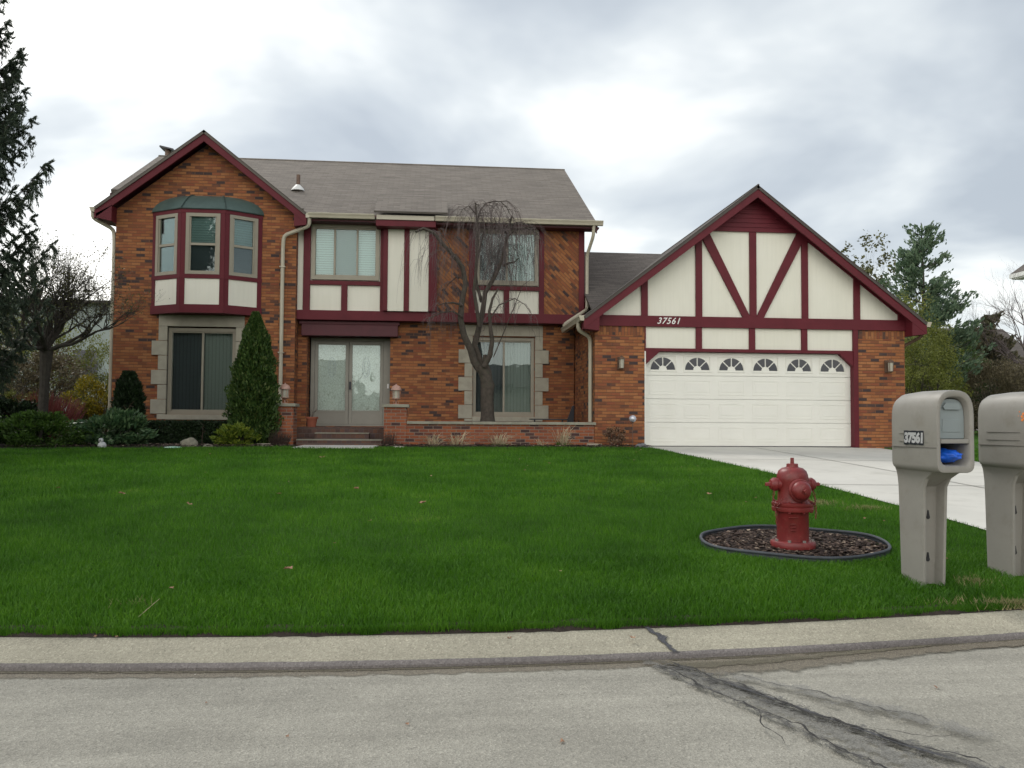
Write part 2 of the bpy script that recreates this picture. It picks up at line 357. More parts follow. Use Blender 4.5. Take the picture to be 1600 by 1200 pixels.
M_spring = leafmat('spring olive leaf', [(0, (.10, .115, .025)), (.5, (.17, .19, .04)), (1, (.3, .3, .07))], .3, .6, .35)
M_brownb = leafmat('brown thicket leaf', [(0, (.075, .062, .04)), (1, (.17, .145, .085))], .25)
M_pine = leafmat('blue green pine tuft', [(0, (.07, .12, .075)), (.5, (.12, .18, .11)), (1, (.21, .28, .17))], .3)
M_coniferb = leafmat('brownish conifer needle', [(0, (.055, .055, .032)), (.5, (.085, .085, .045)), (1, (.14, .12, .065))], .2)
M_dgreen = leafmat('deep green leaf', [(0, (.03, .07, .012)), (1, (.085, .16, .025))], .25)
M_deadg = leafmat('brown hydrangea bloom', [(0, (.12, .07, .045)), (1, (.26, .16, .1))], .2)
M_leafd = leafmat('dry fallen leaf', [(0, (.22, .1, .06)), (.6, (.35, .2, .12)), (1, (.5, .36, .22))], .1)
M_mulch = leafmat('mulch chip', [(0, (.02, .014, .012)), (.6, (.07, .045, .035)), (.9, (.14, .095, .07)), (1, (.4, .32, .24))], 0, .9)
M_wood = leafmat('far wood foliage', [(0, (.03, .04, .025)), (.5, (.055, .07, .035)), (1, (.1, .115, .055))], .15, .7, .08)

def glassmat():
    m, nt, bs = newmat('window glass'); nt.nodes.remove(bs); tc = N(nt, 'ShaderNodeTexCoord')
    bp_ = N(nt, 'ShaderNodeBump'); bp_.inputs['Strength'].default_value = .035; bp_.inputs['Distance'].default_value = .05; L(nt, noise(nt, tc.outputs['Object'], 2.0, 2), bp_.inputs['Height'])
    gl = N(nt, 'ShaderNodeBsdfGlossy'); gl.inputs['Roughness'].default_value = .015; gl.inputs['Color'].default_value = (.85, .95, .95, 1); L(nt, bp_.outputs[0], gl.inputs['Normal'])
    tr = N(nt, 'ShaderNodeBsdfTransparent'); tr.inputs[0].default_value = (.88, .91, .9, 1)
    fr = N(nt, 'ShaderNodeFresnel'); fr.inputs['IOR'].default_value = 1.5
    f = math_(nt, 'ADD', math_(nt, 'MULTIPLY', fr.outputs[0], .9), .02, True)
    mx = N(nt, 'ShaderNodeMixShader'); L(nt, f, mx.inputs[0]); L(nt, tr.outputs[0], mx.inputs[1]); L(nt, gl.outputs[0], mx.inputs[2])
    L(nt, mx.outputs[0], nt.nodes['Material Output'].inputs[0]); return m
M_glass = glassmat()
def blindmat(name, c, vertical=False, pitch=.05, k=.35):
    m, nt, bs = newmat(name); uv = N(nt, 'ShaderNodeUVMap'); uv.uv_map = 'UVMap'; sp = N(nt, 'ShaderNodeSeparateXYZ'); L(nt, uv.outputs[0], sp.inputs[0])
    ww = math_(nt, 'FRACT', math_(nt, 'DIVIDE', sp.outputs[0 if vertical else 1], pitch))
    cc = mixc(nt, ramp(nt, ww, [(0, 0.), (.12, 0.), (.2, 1.), (1, .85)]), tuple(x*(1-k) for x in c), c)
    L(nt, cc, bs.inputs['Base Color']); bs.inputs['Roughness'].default_value = .7; bump(nt, bs, ww, .5, .02); return m
M_blind = blindmat('pale aqua blind slats', (.66, .82, .80), False, .062, .5)
M_blindd = blindmat('grey blind slats', (.24, .36, .35), False, .062, .5)
M_drape = blindmat('sheer vertical drape', (.33, .36, .33), True, .09)
M_draped = blindmat('dark vertical drape', (.085, .095, .105), True, .09)
def lacemat():
    m, nt, bs = newmat('white lace curtain'); uv = N(nt, 'ShaderNodeUVMap'); uv.uv_map = 'UVMap'
    vo = N(nt, 'ShaderNodeTexVoronoi'); vo.feature = 'DISTANCE_TO_EDGE'; vo.inputs['Scale'].default_value = 17
    mp = N(nt, 'ShaderNodeMapping'); mp.inputs['Scale'].default_value = (1, .7, 1); L(nt, uv.outputs[0], mp.inputs[0]); L(nt, mp.outputs[0], vo.inputs['Vector'])
    n = noise(nt, uv.outputs[0], 9, 5, .7, 1)
    f = math_(nt, 'ADD', ramp(nt, vo.outputs[0], [(0, 0.), (.12, .7)]), math_(nt, 'MULTIPLY', n, .7))
    c = ramp(nt, f, [(.25, (.5, .5, .44)), (.6, (.84, .84, .78)), (1, (.92, .92, .88))]); L(nt, c, bs.inputs['Base Color']); bs.inputs['Roughness'].default_value = .8
    return m
M_lace = lacemat()
def lawnmat():
    m, nt, bs = newmat('lawn turf'); tc = N(nt, 'ShaderNodeTexCoord'); o = tc.outputs['Object']
    a = noise(nt, o, .5, 5, .6); b = noise(nt, o, 35, 6, .75)
    c = ramp(nt, a, [(.3, (.026, .07, .007)), (.7, (.05, .13, .011))]); c = mixc(nt, .8, c, ramp(nt, b, [(.3, .5), (.7, 1.4)]), 'MULTIPLY')
    L(nt, c, bs.inputs['Base Color']); bs.inputs['Roughness'].default_value = .9; bs.inputs['Specular IOR Level'].default_value = .1
    bump(nt, bs, b, .8, .04); return m
M_lawn = lawnmat()
def roadmat(name, c, kerb=False):
    m, nt, bs = newmat(name); tc = N(nt, 'ShaderNodeTexCoord'); o = tc.outputs['Object']
    vo = N(nt, 'ShaderNodeTexVoronoi'); vo.inputs['Scale'].default_value = 110; L(nt, o, vo.inputs['Vector'])
    ag = ramp(nt, vo.outputs['Color'], [(0, .35), (.3, .85), (.7, 1.08), (1, 1.75)])
    n = noise(nt, o, 1.1, 6, .65); cc = ramp(nt, n, [(.3, tuple(x*.82 for x in c)), (.7, tuple(x*1.12 for x in c))])
    n2 = noise(nt, o, 260, 2, .6)
    mp = N(nt, 'ShaderNodeMapping'); mp.inputs['Scale'].default_value = (.5, 6, 1); L(nt, o, mp.inputs[0]); st = noise(nt, mp.outputs[0], .9, 5, .6)
    cc = mixc(nt, .6, cc, ramp(nt, st, [(.35, .82), (.65, 1.1)]), 'MULTIPLY')
    cc = mixc(nt, .5, cc, ag, 'MULTIPLY'); cc = mixc(nt, .5, cc, ramp(nt, n2, [(.3, .6), (.7, 1.35)]), 'MULTIPLY')
    n3 = noise(nt, o, 4.5, 8, .75); cc = mixc(nt, ramp(nt, n3, [(.63, 0.), (.72, .55)]), cc, tuple(x*.5 for x in c))
    L(nt, cc, bs.inputs['Base Color']); bs.inputs['Roughness'].default_value = .92; bs.inputs['Specular IOR Level'].default_value = .2
    bump(nt, bs, math_(nt, 'ADD', vo.outputs['Distance'], noise(nt, o, 40, 5)), .5, .008); return m
M_road = roadmat('worn pale road', (.325, .31, .265))
M_kerb = roadmat('weathered kerb concrete', (.37, .345, .27))
def stainmat(name, c, rough, edge=.5, amp=.8, scale=6, dens=1):
    m, nt, bs = newmat(name); uv = N(nt, 'ShaderNodeUVMap'); uv.uv_map = 'UVMap'; sp = N(nt, 'ShaderNodeSeparateXYZ'); L(nt, uv.outputs[0], sp.inputs[0])
    tc = N(nt, 'ShaderNodeTexCoord'); n = noise(nt, tc.outputs['Object'], scale, 8, .7)
    av = math_(nt, 'ABSOLUTE', sp.outputs[1])
    f = math_(nt, 'ADD', math_(nt, 'SUBTRACT', 1.0, av), math_(nt, 'MULTIPLY', math_(nt, 'SUBTRACT', n, .5), amp*2))
    a = ramp(nt, f, [(edge-.12, 0.), (edge+.12, dens)])
    # fade out at both ends of the strip
    e = math_(nt, 'MULTIPLY', math_(nt, 'MULTIPLY', sp.outputs[0], math_(nt, 'SUBTRACT', 1.0, sp.outputs[0])), 14, True); a = math_(nt, 'MULTIPLY', a, e)
    g = noise(nt, tc.outputs['Object'], 130, 4, .8); cc = mixc(nt, .9, c, ramp(nt, g, [(.35, .35), (.5, .95), (.68, 2.3)]), 'MULTIPLY')
    L(nt, cc, bs.inputs['Base Color']); bs.inputs['Roughness'].default_value = rough
    L(nt, a, bs.inputs['Alpha']); return m
M_wet = stainmat('wet gutter grime', (.12, .105, .07), .75, .45, 1.2, 9, .75)
M_damp = stainmat('damp concrete', (.18, .155, .115), .8, .42, .9, 7, .7)
M_lips = roadmat('grimy kerb lip', (.19, .172, .165))
M_tar = stainmat('patched crack tar', (.085, .082, .078), .85, .7, 2.4, 20, .75)
M_tarl = stainmat('old grey crack patch', (.19, .185, .17), .9, .55, 2.0, 14, .55)
M_crack = stainmat('dark crack filler', (.05, .05, .055), .7, .45, 1.0, 40, 1)

# ---------------------------------------------------------------- ground, kerb, road
def yk(x): return 4.9+5.7*(math.sqrt(1+((x+.2)/11.4)**2)-1)
def hz(x, y):
    t = min(max((y-yk(x))/13., 0), 1); return .11+.6*t**.6
def hzv(x, y):
    ykk = 4.9+5.7*(np.sqrt(1+((x+.2)/11.4)**2)-1); return .11+.6*np.clip((y-ykk)/13., 0, 1)**.6
def dl(y): return 5.28 if y < 12 else 5.28-(y-12)*.05 if y < 19.5 else 4.9
def dr(y): return 9.9+(y-6)*.07
XS = [-900, -400, -150, -60, -35]+[x*.5 for x in range(-50, 81)]+[60, 150, 400, 900]
TS = [0, .02, .05, .1, .2, .35, .55, .8, 1.1, 1.5, 2, 2.6, 3.3, 4.2, 5.2, 6.4, 7.7, 9, 10.3, 11.6, 13, 15, 20, 30, 60, 150, 400, 1500]
def sheet(name, mat, fx, rows, xs=XS):
    m = MB(); vs = [fx(x, t) for t in rows for x in xs]; n = len(xs)
    m.idx(vs, [(j*n+i, j*n+i+1, (j+1)*n+i+1, (j+1)*n+i) for j in range(len(rows)-1) for i in range(n-1)])
    o = m.build(name, mat, smooth=True); o['kind'] = 'structure'; return o
sheet('lawn', M_lawn, lambda x, t: (x, yk(x)+t, hz(x, yk(x)+t)), TS)
sheet('kerb', M_kerb, lambda x, t: (x, yk(x)-.31+.31*t[0], t[1]), [(-.01, -.05), (0, .022), (.03, .034), (.35, .055), (.8, .098), (.93, .107), (1, .100), (1.05, .06)])
sheet('road', M_road, lambda x, t: (x, yk(x)+t, 0), [-14, -9, -6, -4, -2.5, -1.5, -.8, -.25])
sheet('verge', M_lawn, lambda x, t: (x, yk(x)+t, .02+.0*t), [-900, -300, -100, -50, -30, -20, -13.6])
sheet('soil_edge', M_soil, lambda x, t: (x, yk(x)+t+.012*math.sin(x*7)*math.sin(x*2.3)+.006*math.sin(x*31), hz(x, yk(x)+t)+(-.02 if t < 0 else .004+.008*math.sin(x*13)*math.sin(x*5))), [-.035, .004, .03, .09], [x*.05 for x in range(-120, 180)])

def strip(name, mat, pts, width, z=.004, zf=None, kind='structure', nsub=4):
    """ribbon lying on the ground along pts with widths; uv u 0..1 along, v -1..1 across"""
    P = []
    for i in range(len(pts)-1):
        for k in range(nsub): t = k/nsub; P.append((pts[i][0]*(1-t)+pts[i+1][0]*t, pts[i][1]*(1-t)+pts[i+1][1]*t, width[i]*(1-t)+width[i+1]*t))
    P.append((pts[-1][0], pts[-1][1], width[-1])); m = MB(); n = len(P); O = []
    for i in range(n):
        a = P[max(i-1, 0)]; b = P[min(i+1, n-1)]; dx, dy = b[0]-a[0], b[1]-a[1]; l = math.hypot(dx, dy); nx, ny = -dy/l, dx/l
        x, y, w_ = P[i]; zz = lambda X, Y: (zf(X, Y) if zf else 0)+z
        O.append(((x-nx*w_, y-ny*w_, zz(x-nx*w_, y-ny*w_)), (x+nx*w_, y+ny*w_, zz(x+nx*w_, y+ny*w_)), i/(n-1)))
    for a, b in zip(O, O[1:]):
        q = [a[0], b[0], b[1], a[1]]
        if (Vector(q[1])-Vector(q[0])).cross(Vector(q[2])-Vector(q[0])).z < 0: m.face(q[::-1], [(a[2], 1), (b[2], 1), (b[2], -1), (a[2], -1)])
        else: m.face(q, [(a[2], -1), (b[2], -1), (b[2], 1), (a[2], 1)])
    o = m.build(name, mat); o['kind'] = kind; return o
def kline(x0, x1, off, n=12): return [(x0+(x1-x0)*i/n, yk(x0+(x1-x0)*i/n)+off) for i in range(n+1)]
strip('gutter_grime', M_damp, kline(-6, 9, -.37), [.10]*13, .004)
strip('gutter_water', M_wet, kline(-6, 9, -.33, 40), [.03]*41, .008)
strip('wet_patch', M_damp, [(1.15, 4.58), (1.5, 4.48), (1.9, 4.5), (2.5, 4.62), (3.3, 4.78), (4.6, 5.02)], [.06, .19, .21, .12, .09, .07], .010)
strip('wet_patch', M_wet, [(1.25, 4.56), (1.45, 4.50), (1.75, 4.53), (2.3, 4.64), (3.2, 4.84)], [.04, .09, .07, .05, .03], .014)
strip('crack_patch', M_tarl, [(1.15, 4.66), (1.35, 4.35), (1.56, 3.95), (1.72, 3.55), (1.86, 3.15), (2.0, 2.6)], [.05, .14, .16, .19, .2, .2], .012)
strip('crack_patch', M_tar, [(1.26, 4.6), (1.42, 4.3), (1.62, 3.95), (1.78, 3.62), (1.98, 3.3), (2.3, 2.9)], [.06, .10, .10, .09, .10, .12], .018)
strip('crack_patch', M_tar, [(1.2, 4.5), (1.3, 4.25), (1.44, 3.92), (1.56, 3.6), (1.7, 3.2), (1.8, 2.8)], [.03, .045, .04, .05, .05, .05], .022)
strip('crack_patch', M_tarl, [(1.5, 4.35), (1.85, 4.0), (2.1, 3.7), (2.4, 3.35)], [.06, .11, .12, .1], .024)
strip('road_crack', M_crack, [(1.46, 4.2), (1.6, 3.95), (1.72, 3.72), (1.84, 3.5), (1.93, 3.32), (2.06, 3.14)], [.012, .014, .016, .014, .016, .02], .027)
def jag(pts, w_, rg, step=.03, amp=.012, z=.030, name='road_crack'):
    q = []; o1 = 0
    for (x0, y0), (x1, y1) in zip(pts, pts[1:]):
        n = max(2, int(math.hypot(x1-x0, y1-y0)/step))
        for k in range(n): o1 = o1*.8+rg.gauss(0, amp); t = k/n; q.append((x0+(x1-x0)*t+o1*.6, y0+(y1-y0)*t+o1))
    q.append(pts[-1]); return strip(name, M_line, q, [w_*rg.uniform(.3, 1.3)*(.3 if i in (0, len(q)-1) else 1) for i in range(len(q))], z, nsub=1)
M_line = simple('dark open crack', (.03, .028, .026), .9, .2, 20, 0)
rgj = random.Random(4)
jag([(1.30, 4.52), (1.46, 4.2), (1.62, 3.93), (1.74, 3.7), (1.86, 3.48), (1.98, 3.3), (2.15, 3.1)], .008, rgj)
jag([(1.22, 4.45), (1.34, 4.15), (1.46, 3.85), (1.56, 3.6), (1.68, 3.3), (1.76, 3.0)], .006, rgj)
jag([(1.56, 4.3), (1.78, 4.05), (1.98, 3.82), (2.2, 3.55)], .004, rgj); jag([(1.5, 3.75), (1.42, 3.55), (1.45, 3.35)], .003, rgj); jag([(1.86, 3.48), (2.1, 3.4), (2.3, 3.38)], .003, rgj)
def kerbz(x, y):
    t = (y-(yk(x)-.31))/.31; return np.interp(t, [0, .03, .35, .8, .93, 1], [.022, .034, .055, .098, .108, .106])
kc = [(1.28, 0, .03), (1.285, -.03, .02), (1.30, -.06, .03), (1.31, -.085, .022), (1.335, -.11, .035), (1.345, -.14, .055), (1.345, -.165, .03), (1.352, -.19, .022), (1.36, -.22, .03), (1.362, -.25, .02), (1.375, -.275, .03), (1.38, -.305, .04)]
strip('kerb_crack', M_crack, [(a, yk(1.3)+b) for a, b, c in kc], [c for a, b, c in kc], .007, kerbz, nsub=2)

sheet('kerb_lip', M_lips, lambda x, t: (x, yk(x)-.31+.31*t[0]+(.004*math.sin(x*37)+.003*math.sin(x*91) if t[0] > .05 else 0), t[1]), [(-.02, -.05), (-.02, .022), (.012, .033), (.07, .042)], [x*.08 for x in range(-140, 160)])
# driveway, path, beds
m = MB(); ys = [5.0, 5.3, 5.7, 6.2, 7, 8, 9, 10, 11, 12, 13, 14, 15, 16, 17, 18, 18.6, 19.2, 19.45]
dlx = {5.0: 4.6, 5.3: 4.85, 5.7: 5.05, 6.2: 5.2}
fr_ = [0, .02, .05]+[i/12 for i in range(1, 12)]+[.97, 1]
for a, b in zip(ys, ys[1:]):
    for f0, f1 in zip(fr_, fr_[1:]):
        def q(y, f):
            l, r = dlx.get(y, dl(y)), dr(y); x = l+(r-l)*f; yy = y+ (yk(x)-yk(5)) if y < 6 else y
            return (x, yy, hz(x, yy)+.014)
        m.face([q(a, f0), q(a, f1), q(b, f1), q(b, f0)])
o = m.build('driveway', M_concrete, smooth=True, weld=True); o['kind'] = 'structure'
M_joint = simple('driveway joint', (.13, .12, .10), .9, .2, 10, 0)
def dz(x, y): return hz(x, y)+.014
def joint(pts, w_=.012):
    P = []
    for (x0, y0), (x1, y1) in zip(pts, pts[1:]):
        P += [(x0+(x1-x0)*k/8, y0+(y1-y0)*k/8) for k in range(8)]
    P.append(pts[-1]); return strip('driveway_joint', M_joint, P, [w_]*len(P), .006, dz, nsub=1)
joint([(7.5, 19.3), (7.5, 12), (7.5, 6.2)]); joint([(5.22, 15.2), (10.45, 15.2)]); joint([(5.3, 11.0), (10.2, 11.0)]); joint([(5.3, 7.6), (9.9, 7.6)])
m = MB().box(-2.95, -1.25, 17.9, 19.45, .5, .735); o = m.build('path', M_concrete, bevel=.01); o['kind'] = 'structure'
def bed(name, poly, z=.02, mat=M_soil):
    m = MB(); c = (sum(p[0] for p in poly)/len(poly), sum(p[1] for p in poly)/len(poly)); n = len(poly)
    rings = [0, .5, .8, .95, 1.0]; vs = []
    for r_ in rings:
        for p in poly:
            x, y = c[0]+(p[0]-c[0])*r_, c[1]+(p[1]-c[1])*r_; vs.append((x, y, hz(x, y)+z+.012*(1-r_**4)+(random.uniform(-.01, .012) if r_ < 1 else -.01)))
    m.idx(vs, [(i*n+k, i*n+(k+1)%n, (i+1)*n+(k+1)%n, (i+1)*n+k)[::-1] for i in range(len(rings)-1) for k in range(n)])
    o = m.build(name, mat, smooth=True); o['kind'] = 'structure'; return o
bed('planting_bed', [(-14, 17.2), (-11, 17.5), (-9, 17.75), (-7.5, 18.05), (-6, 18.2), (-4.8, 18.2), (-3.7, 18.3), (-3.0, 18.7), (-3.0, 19.4), (-3.6, 21.7), (-8, 21.7), (-8.5, 24), (-14, 24)], .012)
bed('planting_bed', [(-1.22, 18.55), (0, 18.4), (2, 18.4), (3.8, 18.4), (4.9, 18.5), (4.95, 19.4), (3, 19.45), (1, 19.45), (-1.22, 19.45)], .012)

# ---------------------------------------------------------------- lawn grass blades
def inv_cam(x, y, z):
    dx = x; dy = y; dzz = z-1.35
    a = dx*cx.x+dy*cx.y+dzz*cx.z; b = dx*cy.x+dy*cy.y+dzz*cy.z; c = dx*fw.x+dy*fw.y+dzz*fw.z
    return a/c, b/c
RC = (3.07, 6.88)      # hydrant bed centre
def blades(n, y0, y1, hgt, wid, seg2):
    if n < 0: n = 26000; x = -5+11*rng.random(n); y = 4.9+5.7*(np.sqrt(1+((x+.2)/11.4)**2)-1)+.035*rng.random(n)**1.5-.001
    else: y = y0+(y1-y0)*rng.random(n); x = -y*.62-1.2+(y*1.5+3.4)*rng.random(n)
    ykk = 4.9+5.7*(np.sqrt(1+((x+.2)/11.4)**2)-1); z = hzv(x, y)
    keep = (y > ykk-.002+.008*np.sin(x*9)*np.sin(x*3.1)+.012*rng.random(n)**3)
    dlv = np.array([dlx.get(t, dl(t)) for t in [0]])[0]
    dlv = np.where(y < 12, 5.28, 5.28-(y-12)*.05); dlv = np.where(y < 6.2, np.interp(y, [5, 5.3, 5.7, 6.2], [4.6, 4.85, 5.05, 5.2]), dlv)
    keep &= ~((x > dlv-.01) & (x < 9.9+(y-6)*.07))
    keep &= ((x-RC[0])/.80)**2+((y-RC[1])/.63)**2 > 1.03
    keep &= ~((abs(x-3.52) < .10) & (abs(y-5.73) < .14)) & ~((abs(x-4.34) < .10) & (abs(y-5.94) < .14))
    edge = np.interp(x, [-14, -11, -9, -7.5, -6, -4.8, -3.7, -3.0, -2.95, -1.25, -1.22, 4.9, 4.95, 10.7, 10.8, 14], [17.2, 17.5, 17.75, 18.05, 18.2, 18.2, 18.3, 18.4, 17.9, 17.9, 18.4, 18.5, 19, 19, 24, 24])
    keep &= y < edge+.04*np.sin(x*7)
    x, y, z = x[keep], y[keep], z[keep]; n = len(x)
    den = np.sin(x*2.1+np.sin(y*1.7)*1.5)*np.sin(y*2.9+x)       # soft tufts
    hh = hgt*(.65+.6*rng.random(n))*(1+.22*den); ww = wid*(.7+.6*rng.random(n))
    near_edge = np.clip((y-(4.9+5.7*(np.sqrt(1+((x+.2)/11.4)**2)-1)))/.06, .75, 1); hh *= near_edge
    a = rng.random(n)*6.283; la = rng.random(n)*6.283; lean = hh*(.25+.55*rng.random(n))
    ax, ay = np.cos(a)*ww/2, np.sin(a)*ww/2; lx, ly = np.cos(la)*lean, np.sin(la)*lean
    b0 = np.stack([x-ax, y-ay, z-.01], 1); b1 = np.stack([x+ax, y+ay, z-.01], 1); tip = np.stack([x+lx, y+ly, z+hh], 1)
    if not seg2: return np.stack([b0, b1, tip], 1).reshape(-1, 3), 3
    m0 = np.stack([x-ax*.85+lx*.3, y-ay*.85+ly*.3, z+hh*.6], 1); m1 = np.stack([x+ax*.85+lx*.3, y+ay*.85+ly*.3, z+hh*.6], 1)
    return np.stack([b0, b1, m1, m0, tip], 1).reshape(-1, 3), 5
vs, fs, base = [], [], 0
for (n, y0, y1, hg, wd, s2) in [(-1, 0, 0, .05, .005, False), (190000, 4.85, 6.5, .044, .0042, True), (210000, 6.5, 9.5, .044, .006, False), (170000, 9.5, 13.5, .05, .011, False), (160000, 13.5, 19.2, .05, .016, False), (26000, 19.2, 30, .06, .03, False)]:
    V, k = blades(n, y0, y1, hg, wd, s2); c = len(V)//k; st = base+np.arange(c)*k
    if k == 3: fs.append(np.stack([st, st+1, st+2], 1))
    else: fs += [np.stack([st, st+1, st+2], 1), np.stack([st, st+2, st+3], 1), np.stack([st+3, st+2, st+4], 1)]
    vs.append(V); base += len(V)
g = npmesh('grass', np.concatenate(vs), np.concatenate(fs), M_grass); tag(g, 'dense short green lawn grass in front of the brick house', 'grass', kind='stuff')

# ================================================================ THE HOUSE
H = empty('brick_house', (2, 22, .7), 'two storey brick house with maroon half timbering and attached double garage', 'house')
YG, YB, YU, YM = 19.4, 21.7, 21.9, 22.2
SL = .558
# --- brick walls
def P(name, m, mat, **k): return m.build(name, mat, k.pop('parent', H), **k)
GX0, GX1, GPK = -8.03, -3.55, -5.83
m = MB(); m.wall(GX0, GX1, .4, 6.5, YB, .25, [(-6.78, -4.95, 1.42, 3.66), (-6.9, -4.7, 4.35, 6.35)])
m.prism([(GX0, 6.5), (GX1, 6.5), (GX1, 6.55), (GPK, 8.34), (GX0, 6.6)], YB, YB+.25); P('wall', m, M_brick)
m = MB(); m.box(GX0, GX0+.25, YB+.25, 31.8, .4, 6.5); P('wall', m, M_brick)
m = MB(); m.box(GX1-.25, GX1, YB+.25, 22.5, .4, 6.5); P('wall', m, M_brick)
m = MB(); m.wall(GX1, 3.78, .4, 3.93, YM, .25, [(-3.31, -1.15, 1.14, 3.5), (1.04, 2.70, 1.42, 3.56)]); P('wall', m, M_brick)
m = MB(); m.box(3.74, 3.99, YM+.25, 31.8, .4, 6.5); P('wall', m, M_brick); m = MB(); m.box(GX0+.25, 3.74, 31.55, 31.8, .4, 6.5); P('wall', m, M_brick)
m = MB(); m.box(-3.45, -3.31, YM+.25, 22.72, 1.14, 3.5); P('wall', m, M_brick); m = MB(); m.box(-1.15, -1.01, YM+.25, 22.72, 1.14, 3.5); P('wall', m, M_brick)       # entry recess cheeks
m = MB(); m.box(-3.45, -1.01, YM+.0, 22.9, 3.5, 3.6); P('soffit', m, M_redshade)
# upper right end gable (faces +X)
m = MB(); m.idx([(3.8, 21.9, 6.5), (3.8, 31.8, 6.5), (3.8, 27, 9.4), (3.97, 21.9, 6.5), (3.97, 31.8, 6.5), (3.97, 27, 9.4)], [(3, 4, 5), (2, 1, 0), (0, 3, 5, 2), (1, 2, 5, 4), (0, 1, 4, 3)]); P('wall', m, M_brick)
m = MB(); m.idx([(-8.03, 21.9, 6.5), (-8.03, 31.8, 6.5), (-8.03, 27, 9.4), (-7.85, 21.9, 6.5), (-7.85, 31.8, 6.5), (-7.85, 27, 9.4)], [(0, 2, 1), (3, 4, 5), (0, 3, 5, 2), (1, 2, 5, 4), (0, 1, 4, 3)]); P('wall', m, M_brick)
# floors so that no sky leaks in
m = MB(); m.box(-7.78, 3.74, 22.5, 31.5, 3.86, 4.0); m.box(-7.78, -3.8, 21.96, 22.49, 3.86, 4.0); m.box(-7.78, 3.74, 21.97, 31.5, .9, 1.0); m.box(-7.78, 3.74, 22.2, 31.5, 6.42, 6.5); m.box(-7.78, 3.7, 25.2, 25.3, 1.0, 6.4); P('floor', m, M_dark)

# --- upper storey: stucco backing with window openings, brick infill, timbers
W1 = (-3.19, -1.45, 4.95, 6.42); W2 = (1.09, 2.75, 4.90, 6.42)
m = MB(); m.wall(GX1, 3.99, 3.93, 6.5, YU+.04, .25, [(W1[0]+.05, W1[1]-.05, W1[2]+.05, W1[3]-.05), (W2[0]+.05, W2[1]-.05, W2[2]+.05, W2[3]-.05)]); P('wall', m, M_stucco)
m = MB(uvrot=R(45)); m.box(-.0, .91, YU+.01, YU+.04, 4.15, 6.5); m.v = [(x, y, z) for x, y, z in m.v]; P('brick_infill', m, M_brick)
m = MB(uvrot=R(45)); m.box(2.90, 3.86, YU+.01, YU+.04, 4.15, 6.5); P('brick_infill', m, M_brick)
T = MB(); yy0, yy1 = YU-.02, YU+.035
T.box(-3.60, 4.0, YU-.05, YU+.3, 3.90, 4.15)                      # belt beam
for a, b in ((-3.60, -3.545), (-3.40, -3.22), (-1.42, -1.27), (.0, .0), (.90, 1.07), (2.77, 2.91), (3.85, 4.0)):
    if b > a: T.box(a, b, yy0, yy1, 4.15, 6.5)
T.box(-3.22, -1.42, yy0, yy1, 4.82, 4.93); T.box(1.07, 2.77, yy0, yy1, 4.77, 4.88)
T.box(-2.42, -2.26, yy0, yy1, 4.15, 4.82); T.box(1.83, 1.98, yy0, yy1, 4.15, 4.77)
T.box(-3.22, -1.42, yy0, yy1, 6.44, 6.5); T.box(1.07, 3.85, yy0, yy1, 6.44, 6.5)
P('timber_frame', T, M_red, bevel=.006)
# projecting bay of two tall panels under its own little eave
m = MB(); m.box(-1.32, .02, YU-.12, YU+.03, 4.153, 6.40); P('wall', m, M_stucco)
T = MB(); T.box(-1.34, -1.22, YU-.15, YU+.02, 4.152, 6.30); T.box(-.80, -.66, YU-.15, YU-.121, 4.152, 6.30); T.box(-.16, .06, YU-.15, YU+.02, 4.152, 6.30); T.box(-1.34, .06, YU-.15, YU-.121, 6.30, 6.42)
P('timber_frame', T, M_red, bevel=.005)
T = MB(); T.box(-1.52, .02, YU-.47, YU-.02, 6.30, 6.46); P('eave_box', T, M_red, bevel=.006)
T = MB(); T.box(-1.50, -.02, YU-.50, YU-.44, 6.465, 6.58); P('fascia', T, M_cream)
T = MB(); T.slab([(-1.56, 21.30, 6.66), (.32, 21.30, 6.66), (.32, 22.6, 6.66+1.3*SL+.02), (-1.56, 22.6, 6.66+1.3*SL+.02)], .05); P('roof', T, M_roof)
# soffit / fascia of the main eave
T = MB(); T.box(-3.3, 4.32, 21.5, YU+.02, 6.40, 6.44); P('soffit', T, M_redshade)
T = MB(); T.box(-3.3, 4.28, 21.5, 21.54, 6.44, 6.58); P('fascia', T, M_red)
# canopy box over the entry
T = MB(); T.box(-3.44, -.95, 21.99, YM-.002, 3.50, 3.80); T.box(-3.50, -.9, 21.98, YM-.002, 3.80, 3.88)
P('canopy', T, M_redshade, bevel=.01)
m = MB(); m.box(-3.5, 3.74, 21.93, YM, 3.892, 3.899); P('soffit', m, M_redshade)

